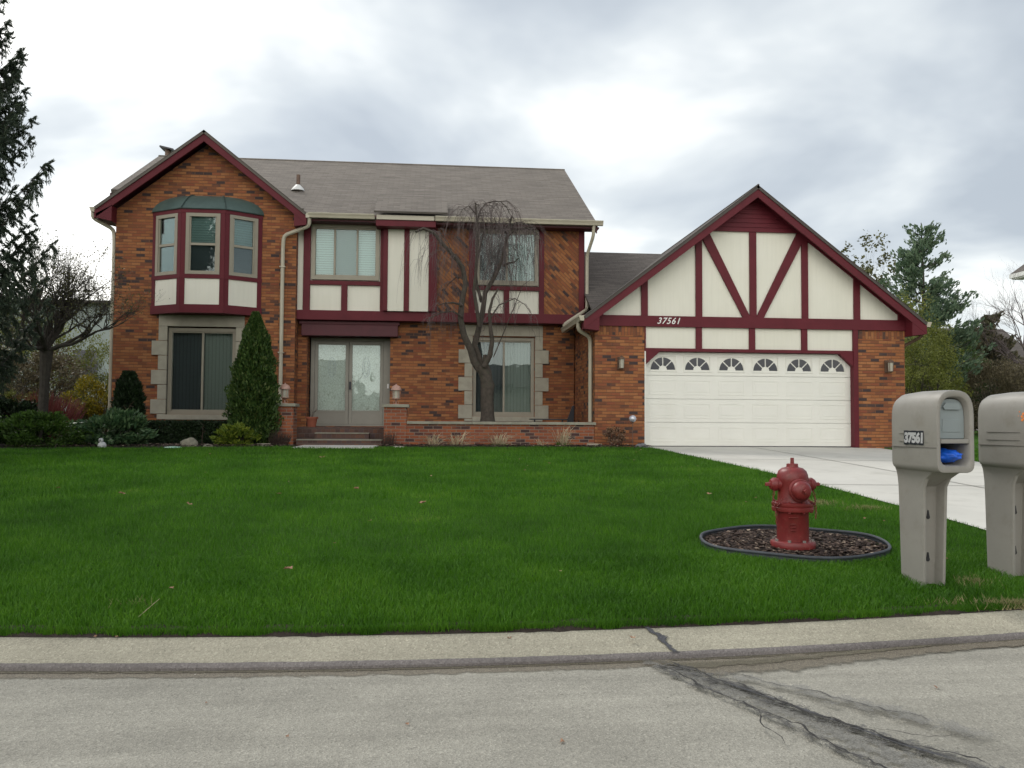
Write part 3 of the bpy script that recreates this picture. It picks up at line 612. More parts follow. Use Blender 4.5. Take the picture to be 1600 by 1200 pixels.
# --- main roof
RX0, RX1, RY, RZ, EY, EZ = -8.75, 4.26, 27, 9.62, 21.45, 9.62-SL*5.55
m = MB(); m.slab([(-3.42, EY, EZ), (RX1, EY, EZ), (RX1, RY, RZ), (-3.42, RY, RZ)], .09); m.slab([(-5.83, 22.0, EZ+.55*SL), (-3.42, 22.0, EZ+.55*SL), (-3.42, RY, RZ), (-5.83, RY, RZ)], .09); m.slab([(RX0, 23.2, EZ+1.75*SL), (-5.83, 23.2, EZ+1.75*SL), (-5.83, RY, RZ), (RX0, RY, RZ)], .09); m.slab([(RX0, RY, RZ), (RX1, RY, RZ), (RX1, 32.5, EZ), (RX0, 32.5, EZ)], .09)
m.tube([(RX0, RY, RZ), (RX1, RY, RZ)], .035, 6); P('roof', m, M_roof)
for X in (RX1, RX0):
    m = MB(); n_ = .16; EY, EZ = (21.45, 9.62-SL*5.55) if X > 0 else (23.2, 9.62-SL*3.8)
    m.idx([(X-.03, EY+.02, EZ-.1), (X-.03, EY+.02, EZ-.1-n_), (X-.03, RY, RZ-.1-n_), (X-.03, RY, RZ-.1), (X, EY+.02, EZ-.1), (X, EY+.02, EZ-.1-n_), (X, RY, RZ-.1-n_), (X, RY, RZ-.1)],
          [(0, 1, 2, 3), (7, 6, 5, 4), (0, 4, 5, 1), (3, 2, 6, 7), (0, 3, 7, 4), (1, 5, 6, 2)]); P('rake_board', m, M_redshade)
# --- left front gable roof
def gable_roof(px, pz, xl, zl, xr, zr, y0, yb_peak, yb_eave, mat, wall_y, fw_=.22):
    m = MB(); m.slab([(xl, y0, zl), (px, y0, pz), (px, yb_peak, pz), (xl, yb_eave, zl)], .07); m.slab([(px, y0, pz), (xr, y0, zr), (xr, yb_eave, zr), (px, yb_peak, pz)], .07)
    P('roof', m, mat)
    for (xa, za, s_) in ((xl, zl, -1), (xr, zr, 1)):
        m = MB(); dz_ = .078; t = .05
        m.prism([(xa, za-dz_), (px, pz-dz_), (px, pz-dz_-fw_), (xa, za-dz_-fw_)], y0+.03, y0+.03+t); P('rake_board', m, M_red, bevel=.004)
        m = MB(); m.prism([(xa, za-dz_-.03), (px, pz-dz_-.03), (px, pz-dz_-.06), (xa, za-dz_-.06)], y0+.03+t+.001, wall_y+.2); P('soffit', m, M_redshade)
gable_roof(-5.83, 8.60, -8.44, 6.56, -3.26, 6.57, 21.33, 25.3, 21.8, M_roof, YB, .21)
# boxed eave returns of the left gable
m = MB(); m.prism([(-8.40, 6.30), (-8.02, 6.22), (-8.02, 6.62), (-8.40, 6.40)], 21.36, YB+.5); P('eave_box', m, M_red)
m = MB(); m.prism([(-3.57, 6.22), (-3.27, 6.26), (-3.27, 6.42), (-3.57, 6.62)], 21.365, YU+.03); P('eave_box', m, M_red)

# --- bay window
BP = [(-7.12, YB), (-6.28, 21.18), (-5.22, 21.18), (-4.42, YB)]
bay = MB(); 
def facet_frame(a, b):
    A = Vector((a[0], a[1], 0)); B = Vector((b[0], b[1], 0)); t = (B-A).normalized(); nrm = Vector((t.y, -t.x, 0)); return A, B, t, nrm, (B-A).length
def obox(mb, A, t, nrm, u0, u1, d0, d1, z0_, z1_):      # box in facet space, d outward
    c = []
    for z in (z0_, z1_):
        for (u, dd) in ((u0, d1), (u1, d1), (u1, d0), (u0, d0)): p = A+t*u+nrm*dd; c.append((p.x, p.y, z))
    mb.idx(c, [(0, 3, 2, 1), (4, 5, 6, 7), (0, 1, 5, 4), (1, 2, 6, 5), (2, 3, 7, 6), (3, 0, 4, 7)])
poly = [(x, y) for x, y in BP]; bz = lambda z: [(x, y, z) for x, y in poly]
for z_a, z_b, g in ((3.94, 4.15, .03), (4.80, 4.90, .02), (6.44, 6.54, .02)):
    for a, b in zip(BP, BP[1:]):
        A, B, t, nrm, ln = facet_frame(a, b); obox(bay, A, t, nrm, -.01, ln+.01, -.06, g, z_a, z_b)
bay.face(bz(3.945)); 
for a, b in zip(BP, BP[1:]):
    A, B, t, nrm, ln = facet_frame(a, b); pw = .11
    obox(bay, A, t, nrm, 0, pw, -.05, .012, 4.15, 6.44); obox(bay, A, t, nrm, ln-pw, ln, -.05, .012, 4.15, 6.44)
BW = P('bay_window', bay, M_red)
pan = MB()
for a, b in zip(BP, BP[1:]):
    A, B, t, nrm, ln = facet_frame(a, b); obox(pan, A, t, nrm, .11, ln-.11, -.05, -.005, 4.15, 4.80)
pan.build('panel', M_stucco, BW)
for fi, (a, b) in enumerate(zip(BP, BP[1:])):
    A, B, t, nrm, ln = facet_frame(a, b); u0, u1, z_a, z_b = .115, ln-.115, 4.905, 6.435; f = MB(); k = .085
    obox(f, A, t, nrm, u0, u0+k, -.05, .02, z_a, z_b); obox(f, A, t, nrm, u1-k, u1, -.05, .02, z_a, z_b)
    obox(f, A, t, nrm, u0+k, u1-k, -.05, .02, z_a, z_a+k); obox(f, A, t, nrm, u0+k, u1-k, -.05, .02, z_b-k, z_b)
    obox(f, A, t, nrm, u0+k, u0+k+.035, -.05, .0, z_a+k, z_b-k); obox(f, A, t, nrm, u1-k-.035, u1-k, -.05, .0, z_a+k, z_b-k)
    zm = 5.66; obox(f, A, t, nrm, u0+k+.035, u1-k-.035, -.05, .004, zm-.03, zm+.03)
    f.build('sash', M_taupe, BW)
    g = MB(); obox(g, A, t, nrm, u0+k+.03, u1-k-.03, -.034, -.028, z_a+k-.005, z_b-k+.005); g.build('pane', M_glass, BW)
    g = MB(); obox(g, A, t, nrm, u0+k, u1-k, -.085, -.08, zm-.0, z_b-k+.005); g.build('blind', M_blindd, BW)
    g = MB(); obox(g, A, t, nrm, u0+k, u1-k, -.098, -.09, z_a+.02, zm); g.build('blind', blindmat('dark blind slats', (.06, .08, .09)) if fi == 0 else MAT['dark blind slats'], BW)
# copper roof of the bay
dome = MB(); nS = 10
def rib(side):
    x0, x1 = (-6.30, -6.12) if side < 0 else (-5.20, -5.42); return [(x0+(x1-x0)*s, 21.16+(YB-21.16)*s, 6.54+.46*math.sin(s*math.pi/2)) for s in [i/nS for i in range(nS+1)]]
def arc(side):
    x0, x1 = (-7.16, -6.12) if side < 0 else (-4.38, -5.42)
    return [(x0+(x1-x0)*(1-math.cos(s*math.pi/2)), YB-.003, 6.54+.46*math.sin(s*math.pi/2)) for s in [i/nS for i in range(nS+1)]]
rl, rr, al, ar = rib(-1), rib(1), arc(-1), arc(1)
for A_, B_ in ((al, rl), (rl, rr), (rr, ar)):
    for i in range(nS): dome.face([A_[i], B_[i], B_[i+1], A_[i+1]])
dm = dome.build('dome_roof', M_copper, BW, smooth=True, weld=True)
seam = MB()
for q in (rl, rr): seam.tube([(x, y-.008, z+.008) for x, y, z in q], .014, 6)
seam.tube([(-7.16, YB-.02, 6.545), (-6.30, 21.15, 6.545), (-5.20, 21.15, 6.545), (-4.38, YB-.02, 6.545)], .016, 6); seam.build('seam', simple('dark copper seam', (.035, .06, .055), .5, .1, 4, 0), BW)
# soldier arch over the bay
m = MB(uvrot=R(90))
for i in range(26):
    a0, a1 = math.pi*i/26, math.pi*(i+1)/26; f_ = lambda a, r_: (-5.77+(1.39+r_)*math.cos(a)*1.0, YB-.012, 6.5+(.5+r_)*math.sin(a))

# --- rectangular windows
def window(x0, x1, z0_, z1_, y, mull, blinds, k=.09, frame=M_taupe, rail=.05, dep=.12):
    f = MB(); f.box(x0, x1, y, y+dep, z1_-k, z1_); f.box(x0, x1, y, y+dep, z0_, z0_+k); f.box(x0, x0+k, y, y+dep, z0_+k, z1_-k); f.box(x1-k, x1, y, y+dep, z0_+k, z1_-k)
    f.box(x0+k, x1-k, y+.03, y+.09, z1_-k-.035, z1_-k); f.box(x0+k, x1-k, y+.03, y+.09, z0_+k, z0_+k+.035)
    xs = [x0+k]+mull+[x1-k]
    for q in mull: f.box(q-rail/2, q+rail/2, y+.02, y+.1, z0_+k+.035, z1_-k-.035)
    wn = P('window', f, frame, bevel=.004)
    for i, (a, b) in enumerate(zip(xs, xs[1:])):
        g = MB(); g.box(a+.005, b-.005, y+.06+.004*i, y+.066+.004*i, z0_+k+.005, z1_-k-.005); g.build('pane', M_glass, wn)
        bm_ = blinds[i]
        if bm_:
            g = MB(); g.box(a-.01, b+.01, y+dep+.06+.01*i, y+dep+.066+.01*i, z0_+.02, z1_-.02); g.build('blind' if 'blind' in bm_.name else 'curtain', bm_, wn)
    return wn
M_curt = blindmat('pale aqua curtain folds', (.62, .76, .76), True, .07, .45)
window(W1[0], W1[1], W1[2], W1[3], YU-.04, [-2.60, -2.02], [M_blind, blindmat('aqua grey blind slats', (.24, .34, .33)), M_blind], .10)
window(W2[0], W2[1], W2[2], W2[3], YU-.04, [1.91], [M_draped, M_curt], .10)
window(-6.70, -5.03, 1.42, 3.62, YB+.06, [-5.86], [M_draped, M_drape], .09)
window(1.04, 2.70, 1.42, 3.55, YM+.06, [1.88], [M_draped, M_drape], .09)
# stone surrounds
def surround(x0, x1, z0_, z1_, y, q, name='stone_surround', sill=True):
    s = MB(); t = .035
    s.box(x0-.2, x1+.2, y-t, y+.05, z1_+.03, z1_+.32)
    hq = .37; z = z1_+.03; i = 0
    while z > z0_-.10:
        zb = max(z-hq, z0_-.13); ext = .36 if i % 2 else .2
        s.box(x0-ext, x0+.01, y-t-(.006 if i % 2 else 0), y+.05, zb+.006, z-.004); s.box(x1-.01, x1+ext, y-t-(.006 if i % 2 else 0), y+.05, zb+.006, z-.004)
        z = zb; i += 1
        if zb <= z0_-.129: break
    if sill: s.box(x0+.012, x1-.012, y-t-.02, y+.05, z0_-.13, z0_-.002)
    return P(name, s, M_lstone, bevel=.006)
surround(-6.72, -5.01, 1.42, 3.62, YB, 0); surround(1.02, 2.72, 1.42, 3.55, YM, 0)

# --- entry doors
fr = MB(); y = 22.60
fr.box(-3.27, -3.17, y, y+.12, 1.14, 3.5); fr.box(-1.35, -1.17, y, y+.12, 1.14, 3.5); fr.box(-3.17, -1.35, y, y+.12, 3.42, 3.5); fr.box(-3.17, -1.35, y, y+.12, 1.14, 1.19)
DF = P('door_frame', fr, M_taupe2, bevel=.004)
for (a, b) in ((-3.165, -2.272), (-2.262, -1.355)):
    dd = MB(); dd.box(a, a+.085, y+.02, y+.07, 1.195, 3.415); dd.box(b-.085, b, y+.02, y+.07, 1.195, 3.415); dd.box(a+.085, b-.085, y+.02, y+.07, 3.32, 3.415); dd.box(a+.085, b-.085, y+.02, y+.07, 1.195, 1.28); dd.box(a+.085, b-.085, y+.03, y+.06, 1.28, 1.50); dd.box(a+.085, b-.085, y+.02, y+.07, 1.50, 1.56)
    D_ = P('storm_door', dd, M_taupe2, bevel=.003)
    g = MB(); g.box(a+.08, b-.08, y+.042, y+.048, 1.555, 3.325); g.build('pane', M_glass, D_)
    g = MB(); g.box(a+.05, b-.05, y+.09, y+.095, 1.3, 3.4); g.build('lace_curtain', M_lace, D_)
    ov = MB(); cx_ = (a+b)/2
    for rx, rz in ((.10, .26), (.05, .17)): ov.tube([(cx_+rx*math.cos(t), y+.038, 2.72+rz*math.sin(t)) for t in [i*math.pi/12 for i in range(25)]], .0035, 5)
    ov.build('oval_ornament', simple('blue grey leaded glass', (.36, .42, .48), .3, .1, 5, 0) if a < -3 else MAT['blue grey leaded glass'], D_)
hd = MB(); hd.box(-2.25, -2.20, y-.02, y+.018, 2.12, 2.33); hd.box(-2.24, -2.215, y-.05, y-.02, 2.16, 2.3); hd.build('handle', M_black, D_)
m = MB(); m.box(-1.24, -1.20, YM+.38, YM+.399, 2.16, 2.28); P('doorbell', m, M_numw)
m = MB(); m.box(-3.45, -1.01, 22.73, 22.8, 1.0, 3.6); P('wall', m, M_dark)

# --- garage
GL, GR, PKX, PKZ = 3.80, 11.52, 7.68, 6.98
m = MB(); m.box(GL, 5.0, YG, YG+.3, .3, 3.58); P('wall', m, M_brick); m = MB(); m.box(10.30, GR, YG, YG+.3, .3, 3.58); P('wall', m, M_brick)
for a, b in ((GL, 5.0), (10.30, GR)):       # soldier course
    m = MB(uvrot=R(90)); m.box(a+.001, b-.001, YG-.006, YG-.001, 3.37, 3.579); P('soldier_course', m, M_brick)
m = MB(); m.box(GL, GL+.25, YG+.3, YM-.001, .3, 3.85); P('wall', m, M_brick)
m = MB(); m.box(GR-.25, GR, YG+.3, 28, .3, 3.58); P('wall', m, M_brick); m = MB(); m.box(GL+.25, GR-.25, 27.8, 28, .3, 6.4); P('wall', m, M_brick)
zr = lambda x: PKZ-.765*abs(x-PKX)       # roof top height on the garage gable
und = lambda x: zr(x)-.09
m = MB(); m.prism([(5.0, 3.07), (10.30, 3.07), (10.30, 3.58), (GR, 3.58), (GR, und(GR)), (PKX, und(PKX)), (GL, und(GL)), (GL, 3.58), (5.0, 3.58)], YG+.03, YG+.2); P('wall', m, M_stucco)
T = MB(); ya, yb = YG-.02, YG+.029
T.box(3.72, 11.60, YG-.045, YG+.029, 3.58, 3.84)
for x in (6.33, 7.65, 8.96): T.box(x-.075, x+.075, ya, yb, 3.07, 3.58)
T.box(5.0, 5.03, ya, yb, 3.07, 3.58)
T.box(10.19, 10.31, ya-.02, YG+.25, .72, 3.58)
T.box(5.0, 10.19, ya, YG+.25, 2.995, 3.07)
for x in (5.0, 6.335, 8.985, 10.305): T.prism([(x-.08, 3.84), (x+.08, 3.84), (x+.08, und(x+.08)-.02), (x-.08, und(x-.08)-.02)], ya, yb)
T.box(PKX-.085, PKX+.085, ya, yb, 3.84, 5.92)
for s_ in (-1, 1):
    T.prism([(PKX+s_*.07, 3.84), (PKX+s_*.26, 3.84), (PKX+s_*1.30, 5.80), (PKX+s_*1.18, 5.93), (PKX+s_*1.11, 5.93)], ya-.004, yb-.001)
    T.prism([(PKX+s_*3.68, 3.84), (PKX+s_*3.86, 3.84), (PKX+s_*3.86, und(PKX+3.86)), (PKX+s_*3.68, und(PKX+3.68))], ya, yb)
    # under-rake frieze
    T.prism([(PKX, und(PKX)-.003), (PKX+s_*3.84, und(PKX+3.84)-.003), (PKX+s_*3.84, und(PKX+3.84)-.1), (PKX, und(PKX)-.1)], ya-.002, yb-.002)
P('timber_frame', T, M_red, bevel=.004)
m = MB()
for i in range(9):
    za, zb = 5.93+i*.11, 5.93+(i+1)*.11+.012; hw = (PKZ-.12-zb)/.765
    if hw > 0:
        hb = (PKZ-.12-za)/.765; m.idx([(PKX-hb, ya-.012, za), (PKX+hb, ya-.012, za), (PKX+hw, ya+.006, zb), (PKX-hw, ya+.006, zb), (PKX-hb, yb, za), (PKX+hb, yb, za), (PKX+hw, yb, zb), (PKX-hw, yb, zb)], [(0, 1, 2, 3), (4, 7, 6, 5), (0, 4, 5, 1), (3, 2, 6, 7), (0, 3, 7, 4), (1, 5, 6, 2)])
P('gable_siding', m, M_red)
# left slope stops at the main wall and runs behind; right slope full
m = MB(); zl = PKZ-.765*4.21
m.slab([(3.47, 19.02, zl), (PKX, 19.02, PKZ), (PKX, 28.3, PKZ), (4.0, 28.3, zr(4.0)), (4.0, 21.86, zr(4.0)), (3.47, 21.86, zl)], .07)
m.slab([(PKX, 19.02, PKZ), (11.90, 19.02, PKZ-.765*4.22), (11.90, 28.3, PKZ-.765*4.22), (PKX, 28.3, PKZ)], .07)
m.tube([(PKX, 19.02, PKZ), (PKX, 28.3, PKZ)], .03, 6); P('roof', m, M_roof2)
for s_ in (-1, 1):
    xa = PKX+s_*4.21; za = PKZ-.765*4.21; m = MB(); m.prism([(xa, za-.078), (PKX, PKZ-.078), (PKX, PKZ-.29), (xa, za-.29)], 19.05, 19.10); P('rake_board', m, M_red, bevel=.004)
    m = MB(); m.prism([(xa, za-.11), (PKX, PKZ-.11), (PKX, PKZ-.13), (xa, za-.13)], 19.101, YG-.03); P('soffit', m, M_red)
    xw = PKX+s_*3.84; m = MB(); m.prism([(xa-s_*.01, za-.29), (xw, za-.33), (xw, und(PKX+3.84)-.02), (xa-s_*.01, za-.10)], 19.055, YG+.02); P('eave_box', m, M_red, bevel=.004)
# wing roof between house and garage
m = MB(); m.slab([(3.995, 20.6, 4.03), (3.995, 25, 6.49), (7.6, 25, 6.49)], .05); m.slab([(3.995, 25, 6.49), (3.995, 29.5, 3.97), (7.6, 25, 6.49)], .05); P('roof', m, M_roof2)
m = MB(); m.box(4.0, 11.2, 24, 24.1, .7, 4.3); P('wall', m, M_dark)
# garage door
gd = MB(); X0, X1, Z0, Z1, yd = 5.03, 10.19, .735, 2.99, YG+.14; rows = 4; cols = 6; rh = (Z1-Z0)/rows; cw = (X1-X0-.06)/cols
gd.box(X0, X1, yd+.03, yd+.06, Z0, Z1)
GDR = P('garage_door', gd, M_gdoor)
secs = MB()
for r_ in range(rows):
    z_a, z_b = Z0+r_*rh, Z0+(r_+1)*rh; sc_ = MB(); sc_.box(X0, X1, yd, yd+.029, z_a+.004, z_b-.004) if r_ < 3 else None
    if r_ == 3:
        for c_ in range(cols+1):
            xa = X0 if c_ == 0 else X0+.03+c_*cw-.09; xb = X1 if c_ == cols else X0+.03+c_*cw+.09; sc_.box(xa, xb, yd, yd+.029, z_a+.004, z_b-.004)
            if c_ < cols:
                xn = X0+.03+(c_+1)*cw-.09; sc_.box(xb, xn, yd, yd+.029, z_a+.004, z_a+.09); sc_.box(xb, xn, yd, yd+.029, z_b-.08, z_b-.004)
    for c_ in range(cols):
        cxp = X0+.03+(c_+.5)*cw; hw = cw/2-.095
        if r_ < 3:      # raised moulding
            za_, zb_ = z_a+.10, z_b-.10
            for (a, b, c1, d1) in ((cxp-hw, cxp+hw, za_, za_+.03), (cxp-hw, cxp+hw, zb_-.03, zb_), (cxp-hw, cxp-hw+.03, za_+.03, zb_-.03), (cxp+hw-.03, cxp+hw, za_+.03, zb_-.03)): sc_.box(a, b, yd-.006, yd, c1, d1)
            sc_.box(cxp-hw+.07, cxp+hw-.07, yd-.004, yd, za_+.07, zb_-.07)
    sc_.build('section', M_gdoor, GDR, bevel=.003)
M_gglass = simple('black window glass', (.02, .024, .035), .12, .1, 4, 0)
for c_ in range(cols):
    cxp = X0+.03+(c_+.5)*cw; zb0 = Z1-rh+.14; Rr, ri = .30, .10
    f = MB(); hw = cw/2-.09
    for (a, b, c1, d1) in ((cxp-hw, cxp+hw, zb0-.05, zb0-.025), (cxp-hw, cxp+hw, Z1-.105, Z1-.08), (cxp-hw, cxp-hw+.025, zb0-.025, Z1-.105), (cxp+hw-.025, cxp+hw, zb0-.025, Z1-.105)): f.box(a, b, yd-.012, yd+.02, c1, d1)
    f.box(cxp-hw+.025, cxp+hw-.025, yd+.008, yd+.02, zb0-.025, Z1-.105)
    wl = f.build('fan_window', M_gdoor, GDR)
    g = MB(); gaps = .10
    for k in range(4):
        a0, a1 = math.pi*k/4+.0, math.pi*(k+1)/4; g0_, g1_ = (0 if k == 0 else gaps/2), (0 if k == 3 else gaps/2)
        po = [(cxp+Rr*1.0*math.cos(a0+g0_*.9+(a1-a0-(g0_+g1_)*.9)*i/8), zb0+Rr*.98*math.sin(a0+g0_*.9+(a1-a0-(g0_+g1_)*.9)*i/8)) for i in range(9)]
        pi_ = [(cxp+ri*math.cos(a1-g1_*2.6-(a1-a0-(g0_+g1_)*2.6)*i/4), zb0+ri*math.sin(a1-g1_*2.6-(a1-a0-(g0_+g1_)*2.6)*i/4)) for i in range(5)]
        g.prism(po+pi_, yd+.003, yd+.007)
    g.build('pane', M_gglass, GDR)
for (a, b, c1) in ((5.03, 5.38, 2.68), (10.19, 9.84, 2.68)):
    m = MB(); m.prism([(a, 2.995), (b, 2.995), (a, c1)], ya+.003, YG+.12); P('corner_bracket', m, M_red, bevel=.003)
m = MB(); m.box(5.0, 5.03, YG-.01, YG+.2, .72, 2.995); P('door_jamb', m, M_gdoor)
m = MB(); m.box(X0, X1, yd-.01, yd+.05, Z0-.022, Z0); P('door_gap', m, M_black)  # black strip painting the shade in the gap below the door
m = MB(); m.box(4.9, 10.35, YG+.0, YG+.8, .5, .712); P('threshold', m, M_concrete)
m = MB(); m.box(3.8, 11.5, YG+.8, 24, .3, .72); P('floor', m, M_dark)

# --- gutters and downspouts
def gutter_x(x0, x1, yf, zt):
    m = MB(); pr = [(yf, zt), (yf-.01, zt-.02), (yf+.012, zt-.06), (yf+.03, zt-.115), (yf+.115, zt-.115), (yf+.115, zt)]
    n = len(pr); m.idx([(x0, a, b) for a, b in pr]+[(x1, a, b) for a, b in pr], [(i, (i+1)%n, (i+1)%n+n, i+n) for i in range(n-1)]+[tuple(range(n-1, -1, -1)), tuple(range(n, 2*n))])
    m.box(x0, x1, yf-.013, yf+.0, zt-.012, zt+.006); return P('gutter', m, M_cream)
gutter_x(-3.22, -1.55, 21.33, 6.57); gutter_x(.0, 4.40, 21.33, 6.57)
def gutter_y(xf, y0, y1, zt, s_):
    m = MB(); pr = [(xf, zt), (xf+s_*.01, zt-.02), (xf-s_*.012, zt-.06), (xf-s_*.03, zt-.12), (xf-s_*.12, zt-.12), (xf-s_*.12, zt-.0)]
    n = len(pr); m.idx([(a, y0, b) for a, b in pr]+[(a, y1, b) for a, b in pr], [(i, (i+1)%n, (i+1)%n+n, i+n) for i in range(n)]+[tuple(range(n-1, -1, -1)), tuple(range(n, 2*n))]); return P('gutter', m, M_cream)
gutter_y(3.36, 19.05, 21.85, 3.78, -1); gutter_y(12.01, 19.05, 28.2, 3.77, 1); gutter_y(-8.55, 21.36, 23.5, 6.56, -1); gutter_y(-3.16, 21.345, 21.44, 6.56, 1)
def spout(pts, r_=.05, mat=M_cream):
    q = []
    P_ = [Vector(p) for p in pts]
    for i, p in enumerate(P_):      # round the bends
        if 0 < i < len(P_)-1:
            a = (P_[i-1]-p); b = (P_[i+1]-p); ka = min(.09, a.length/3); kb = min(.09, b.length/3); q += [p+a.normalized()*ka, p+a.normalized()*ka*.3+b.normalized()*kb*.3, p+b.normalized()*kb]
        else: q.append(p)
    m = MB().tube(q, r_, 8); return P('downspout', m, mat, smooth=True)
spout([(-3.20, 21.42, 6.44), (-3.20, 21.45, 6.25), (-3.86, 21.62, 6.02), (-3.88, 21.63, 5.7), (-3.88, 21.63, .95), (-3.86, 21.3, .82)])
spout([(-8.50, 21.45, 6.45), (-8.50, 21.45, 6.3), (-8.12, 21.8, 6.1), (-8.10, 21.8, 5.8), (-8.10, 21.8, .9)])
spout([(4.16, 21.42, 6.46), (4.16, 21.46, 6.2), (4.06, 21.84, 5.75), (4.06, 21.84, 4.32), (4.04, 21.72, 4.28), (3.42, 21.45, 3.86), (3.36, 21.3, 3.79)], .045)
spout([(3.42, 19.5, 3.66), (3.42, 19.5, 3.48), (3.74, 19.68, 3.34), (3.745, 19.68, 3.0), (3.745, 19.68, 1.3)])
spout([(11.95, 19.3, 3.64), (11.95, 19.35, 3.45), (11.57, 19.6, 3.2), (11.57, 19.6, .75)], .04, M_rust)
for z in (5.2, 3.0): m = MB(); m.box(-3.95, -3.81, 21.57, YB, z, z+.03); P('downspout_strap', m, M_cream)

# --- chimney, vent
m = MB(); m.box(-8.95, -8.30, 27.25, 28.0, .5, 9.5); ch = P('chimney', m, M_brick)
m = MB(); m.box(-8.98, -8.28, 27.2, 28.05, 9.5, 9.56); m.tube([(-8.66, 27.6, 9.5), (-8.66, 27.6, 10.02)], .09, 10); m.build('flue', M_rust, ch)
m = MB(); m.slab([(-8.86, 27.4, 10.10), (-8.44, 27.4, 10.01), (-8.44, 27.9, 10.01), (-8.86, 27.9, 10.10)], .05); m.build('cap', M_black, ch)
m = MB(); m.lathe([(.055, 0), (.055, .42), (.05, .43)], (-3.86, 23.7, 7.78), n=12); vp = P('vent_pipe', m, M_rust, smooth=True)
m = MB(); m.lathe([(.19, -.04), (.15, .04), (.08, .11), (.06, .13)], (-3.86, 23.66, 7.78), n=16); m.build('flashing', M_whitem, vp, smooth=True)

# --- wall lamps
for x in (4.41, 11.06):
    m = MB(); m.box(x-.07, x+.07, YG-.03, YG, 2.55, 2.85); m.tube([(x, YG-.03, 2.8), (x, YG-.12, 2.86), (x, YG-.16, 2.80)], .012, 6)
    m.lathe([(.02, .20), (.075, .16), (.085, .13), (.085, .12)][::-1], (x, YG-.16, 2.66), n=8); m.lathe([(.01, -.03), (.06, .0), (.065, .012)], (x, YG-.16, 2.56), n=8)
    for k in range(4): a = math.pi/4+k*math.pi/2; m.tube([(x+.06*math.cos(a), YG-.16+.06*math.sin(a), 2.565), (x+.075*math.cos(a), YG-.16+.075*math.sin(a), 2.785)], .006, 4)
    wl = P('wall_lamp', m, M_rust); g = MB(); g.lathe([(.052, 0), (.064, .215)], (x, YG-.16, 2.57), n=8); g.build('lamp_glass', M_lglass, wl)

# --- lettering
def text(s, size, shear=0, offset=0, extrude=.004, spacing=1.0):
    cu = bpy.data.curves.new('t', 'FONT'); cu.body = s; cu.size = size; cu.shear = shear; cu.offset = offset; cu.extrude = extrude; cu.space_character = spacing; cu.resolution_u = 4
    o = bpy.data.objects.new('t', cu); col.objects.link(o); bpy.context.view_layer.update()
    me = o.to_mesh(); vs = [tuple(v.co) for v in me.vertices]; fs = [tuple(p.vertices) for p in me.polygons]; o.to_mesh_clear()
    bpy.data.objects.remove(o); bpy.data.curves.remove(cu)
    x0 = min(v[0] for v in vs); x1 = max(v[0] for v in vs); y0 = min(v[1] for v in vs); y1 = max(v[1] for v in vs)
    return [((a-x0)/(x1-x0), (b-y0)/(y1-y0), c) for a, b, c in vs], fs
vs_, fs_ = text('37561', .2, .35, .002, .004, 1.15)
m = MB(); m.idx([(5.30+a*.56, YG-.052-c, 3.645+b*.155) for a, b, c in vs_], fs_); P('house_number', m, simple('white house figures', (.75, .75, .72), .5, .02, 4, 0))

# ================================================================ porch furniture and garden walls
pil = []
for (x0, x1, lab) in ((-3.70, -3.18, 'square brick pillar left of the front steps with a stone cap'), (-1.13, -.61, 'square brick pillar right of the front steps joining the low garden wall')):
    r = empty('brick_pillar', ((x0+x1)/2, 19.65, .66), lab, 'pillar', 'brick pillars beside the front steps')
    m = MB(); m.box(x0, x1, 19.4, 19.92, .5, 1.61); m.build('shaft', M_brick2, r); m = MB(); m.box(x0-.05, x1+.05, 19.35, 19.97, 1.61, 1.68); m.build('cap', M_cap, r, bevel=.01)
def post_lamp(x, y, z, lab):
    r = empty('pillar_lamp', (x, y, z), lab, 'lamp', 'lanterns on the brick pillars')
    m = MB(); m.lathe([(.07, 0), (.07, .012), (.015, .02), (.012, .10), (.05, .125), (.095, .13), (.1, .145)], n=16)
    for a in (0, 1.57, 3.14, 4.71): m.tube([(.05*math.cos(a), .05*math.sin(a), .02), (.065*math.cos(a), .065*math.sin(a), .06), (.02*math.cos(a), .02*math.sin(a), .09), (.05*math.cos(a), .05*math.sin(a), .125)], .006, 5)
    for k in range(6): a = k*math.pi/3; m.tube([(.085*math.cos(a), .085*math.sin(a), .145), (.092*math.cos(a), .092*math.sin(a), .33)], .006, 5)
    m.build('base', M_copl, r, smooth=True, local=True)
    m = MB(); m.lathe([(.075, .146), (.08, .33)], n=16); m.build('lamp_glass', M_lglass, r, smooth=True, local=True)
    m = MB(); m.lathe([(.125, .33), (.125, .345), (.118, .36), (.095, .415), (.05, .445), (.02, .455), (.018, .475), (.002, .482)], n=20); m.build('lamp_cap', M_copl, r, smooth=True, local=True)
post_lamp(-3.42, 19.65, 1.68, 'copper capped lantern on the left brick pillar before the downspout'); post_lamp(-.87, 19.65, 1.68, 'copper capped lantern on the brick pillar right of the front door')
st = empty('front_steps', (-2.15, 20, .7), 'dark brick front steps rising to the double door', 'steps')
m = MB(); m.box(-3.3, -1.1, 20.1, 22.75, .5, 1.13); m.build('landing', M_pave, st, bevel=.008)
m = MB(); m.box(-2.75, -1.5, 19.8, 20.1, .5, .99); m.build('step', M_pave, st, bevel=.008); m = MB(); m.box(-2.75, -1.5, 19.78, 20.08, .99, 1.01); m.build('tread', M_cap, st)
m = MB(); m.box(-3.12, -1.18, 19.47, 19.8, .5, .84); m.build('step', M_pave, st, bevel=.008); m = MB(); m.box(-3.12, -1.18, 19.45, 19.79, .84, .86); m.build('tread', M_cap, st)
gw = empty('garden_wall', (1.6, 19.5, .66), 'low brick planter wall with stone cap before the right ground floor window', 'wall')
m = MB(); m.box(-.608, 3.795, 19.42, 19.66, .5, 1.225); m.build('wall', M_brick2, gw); m = MB()
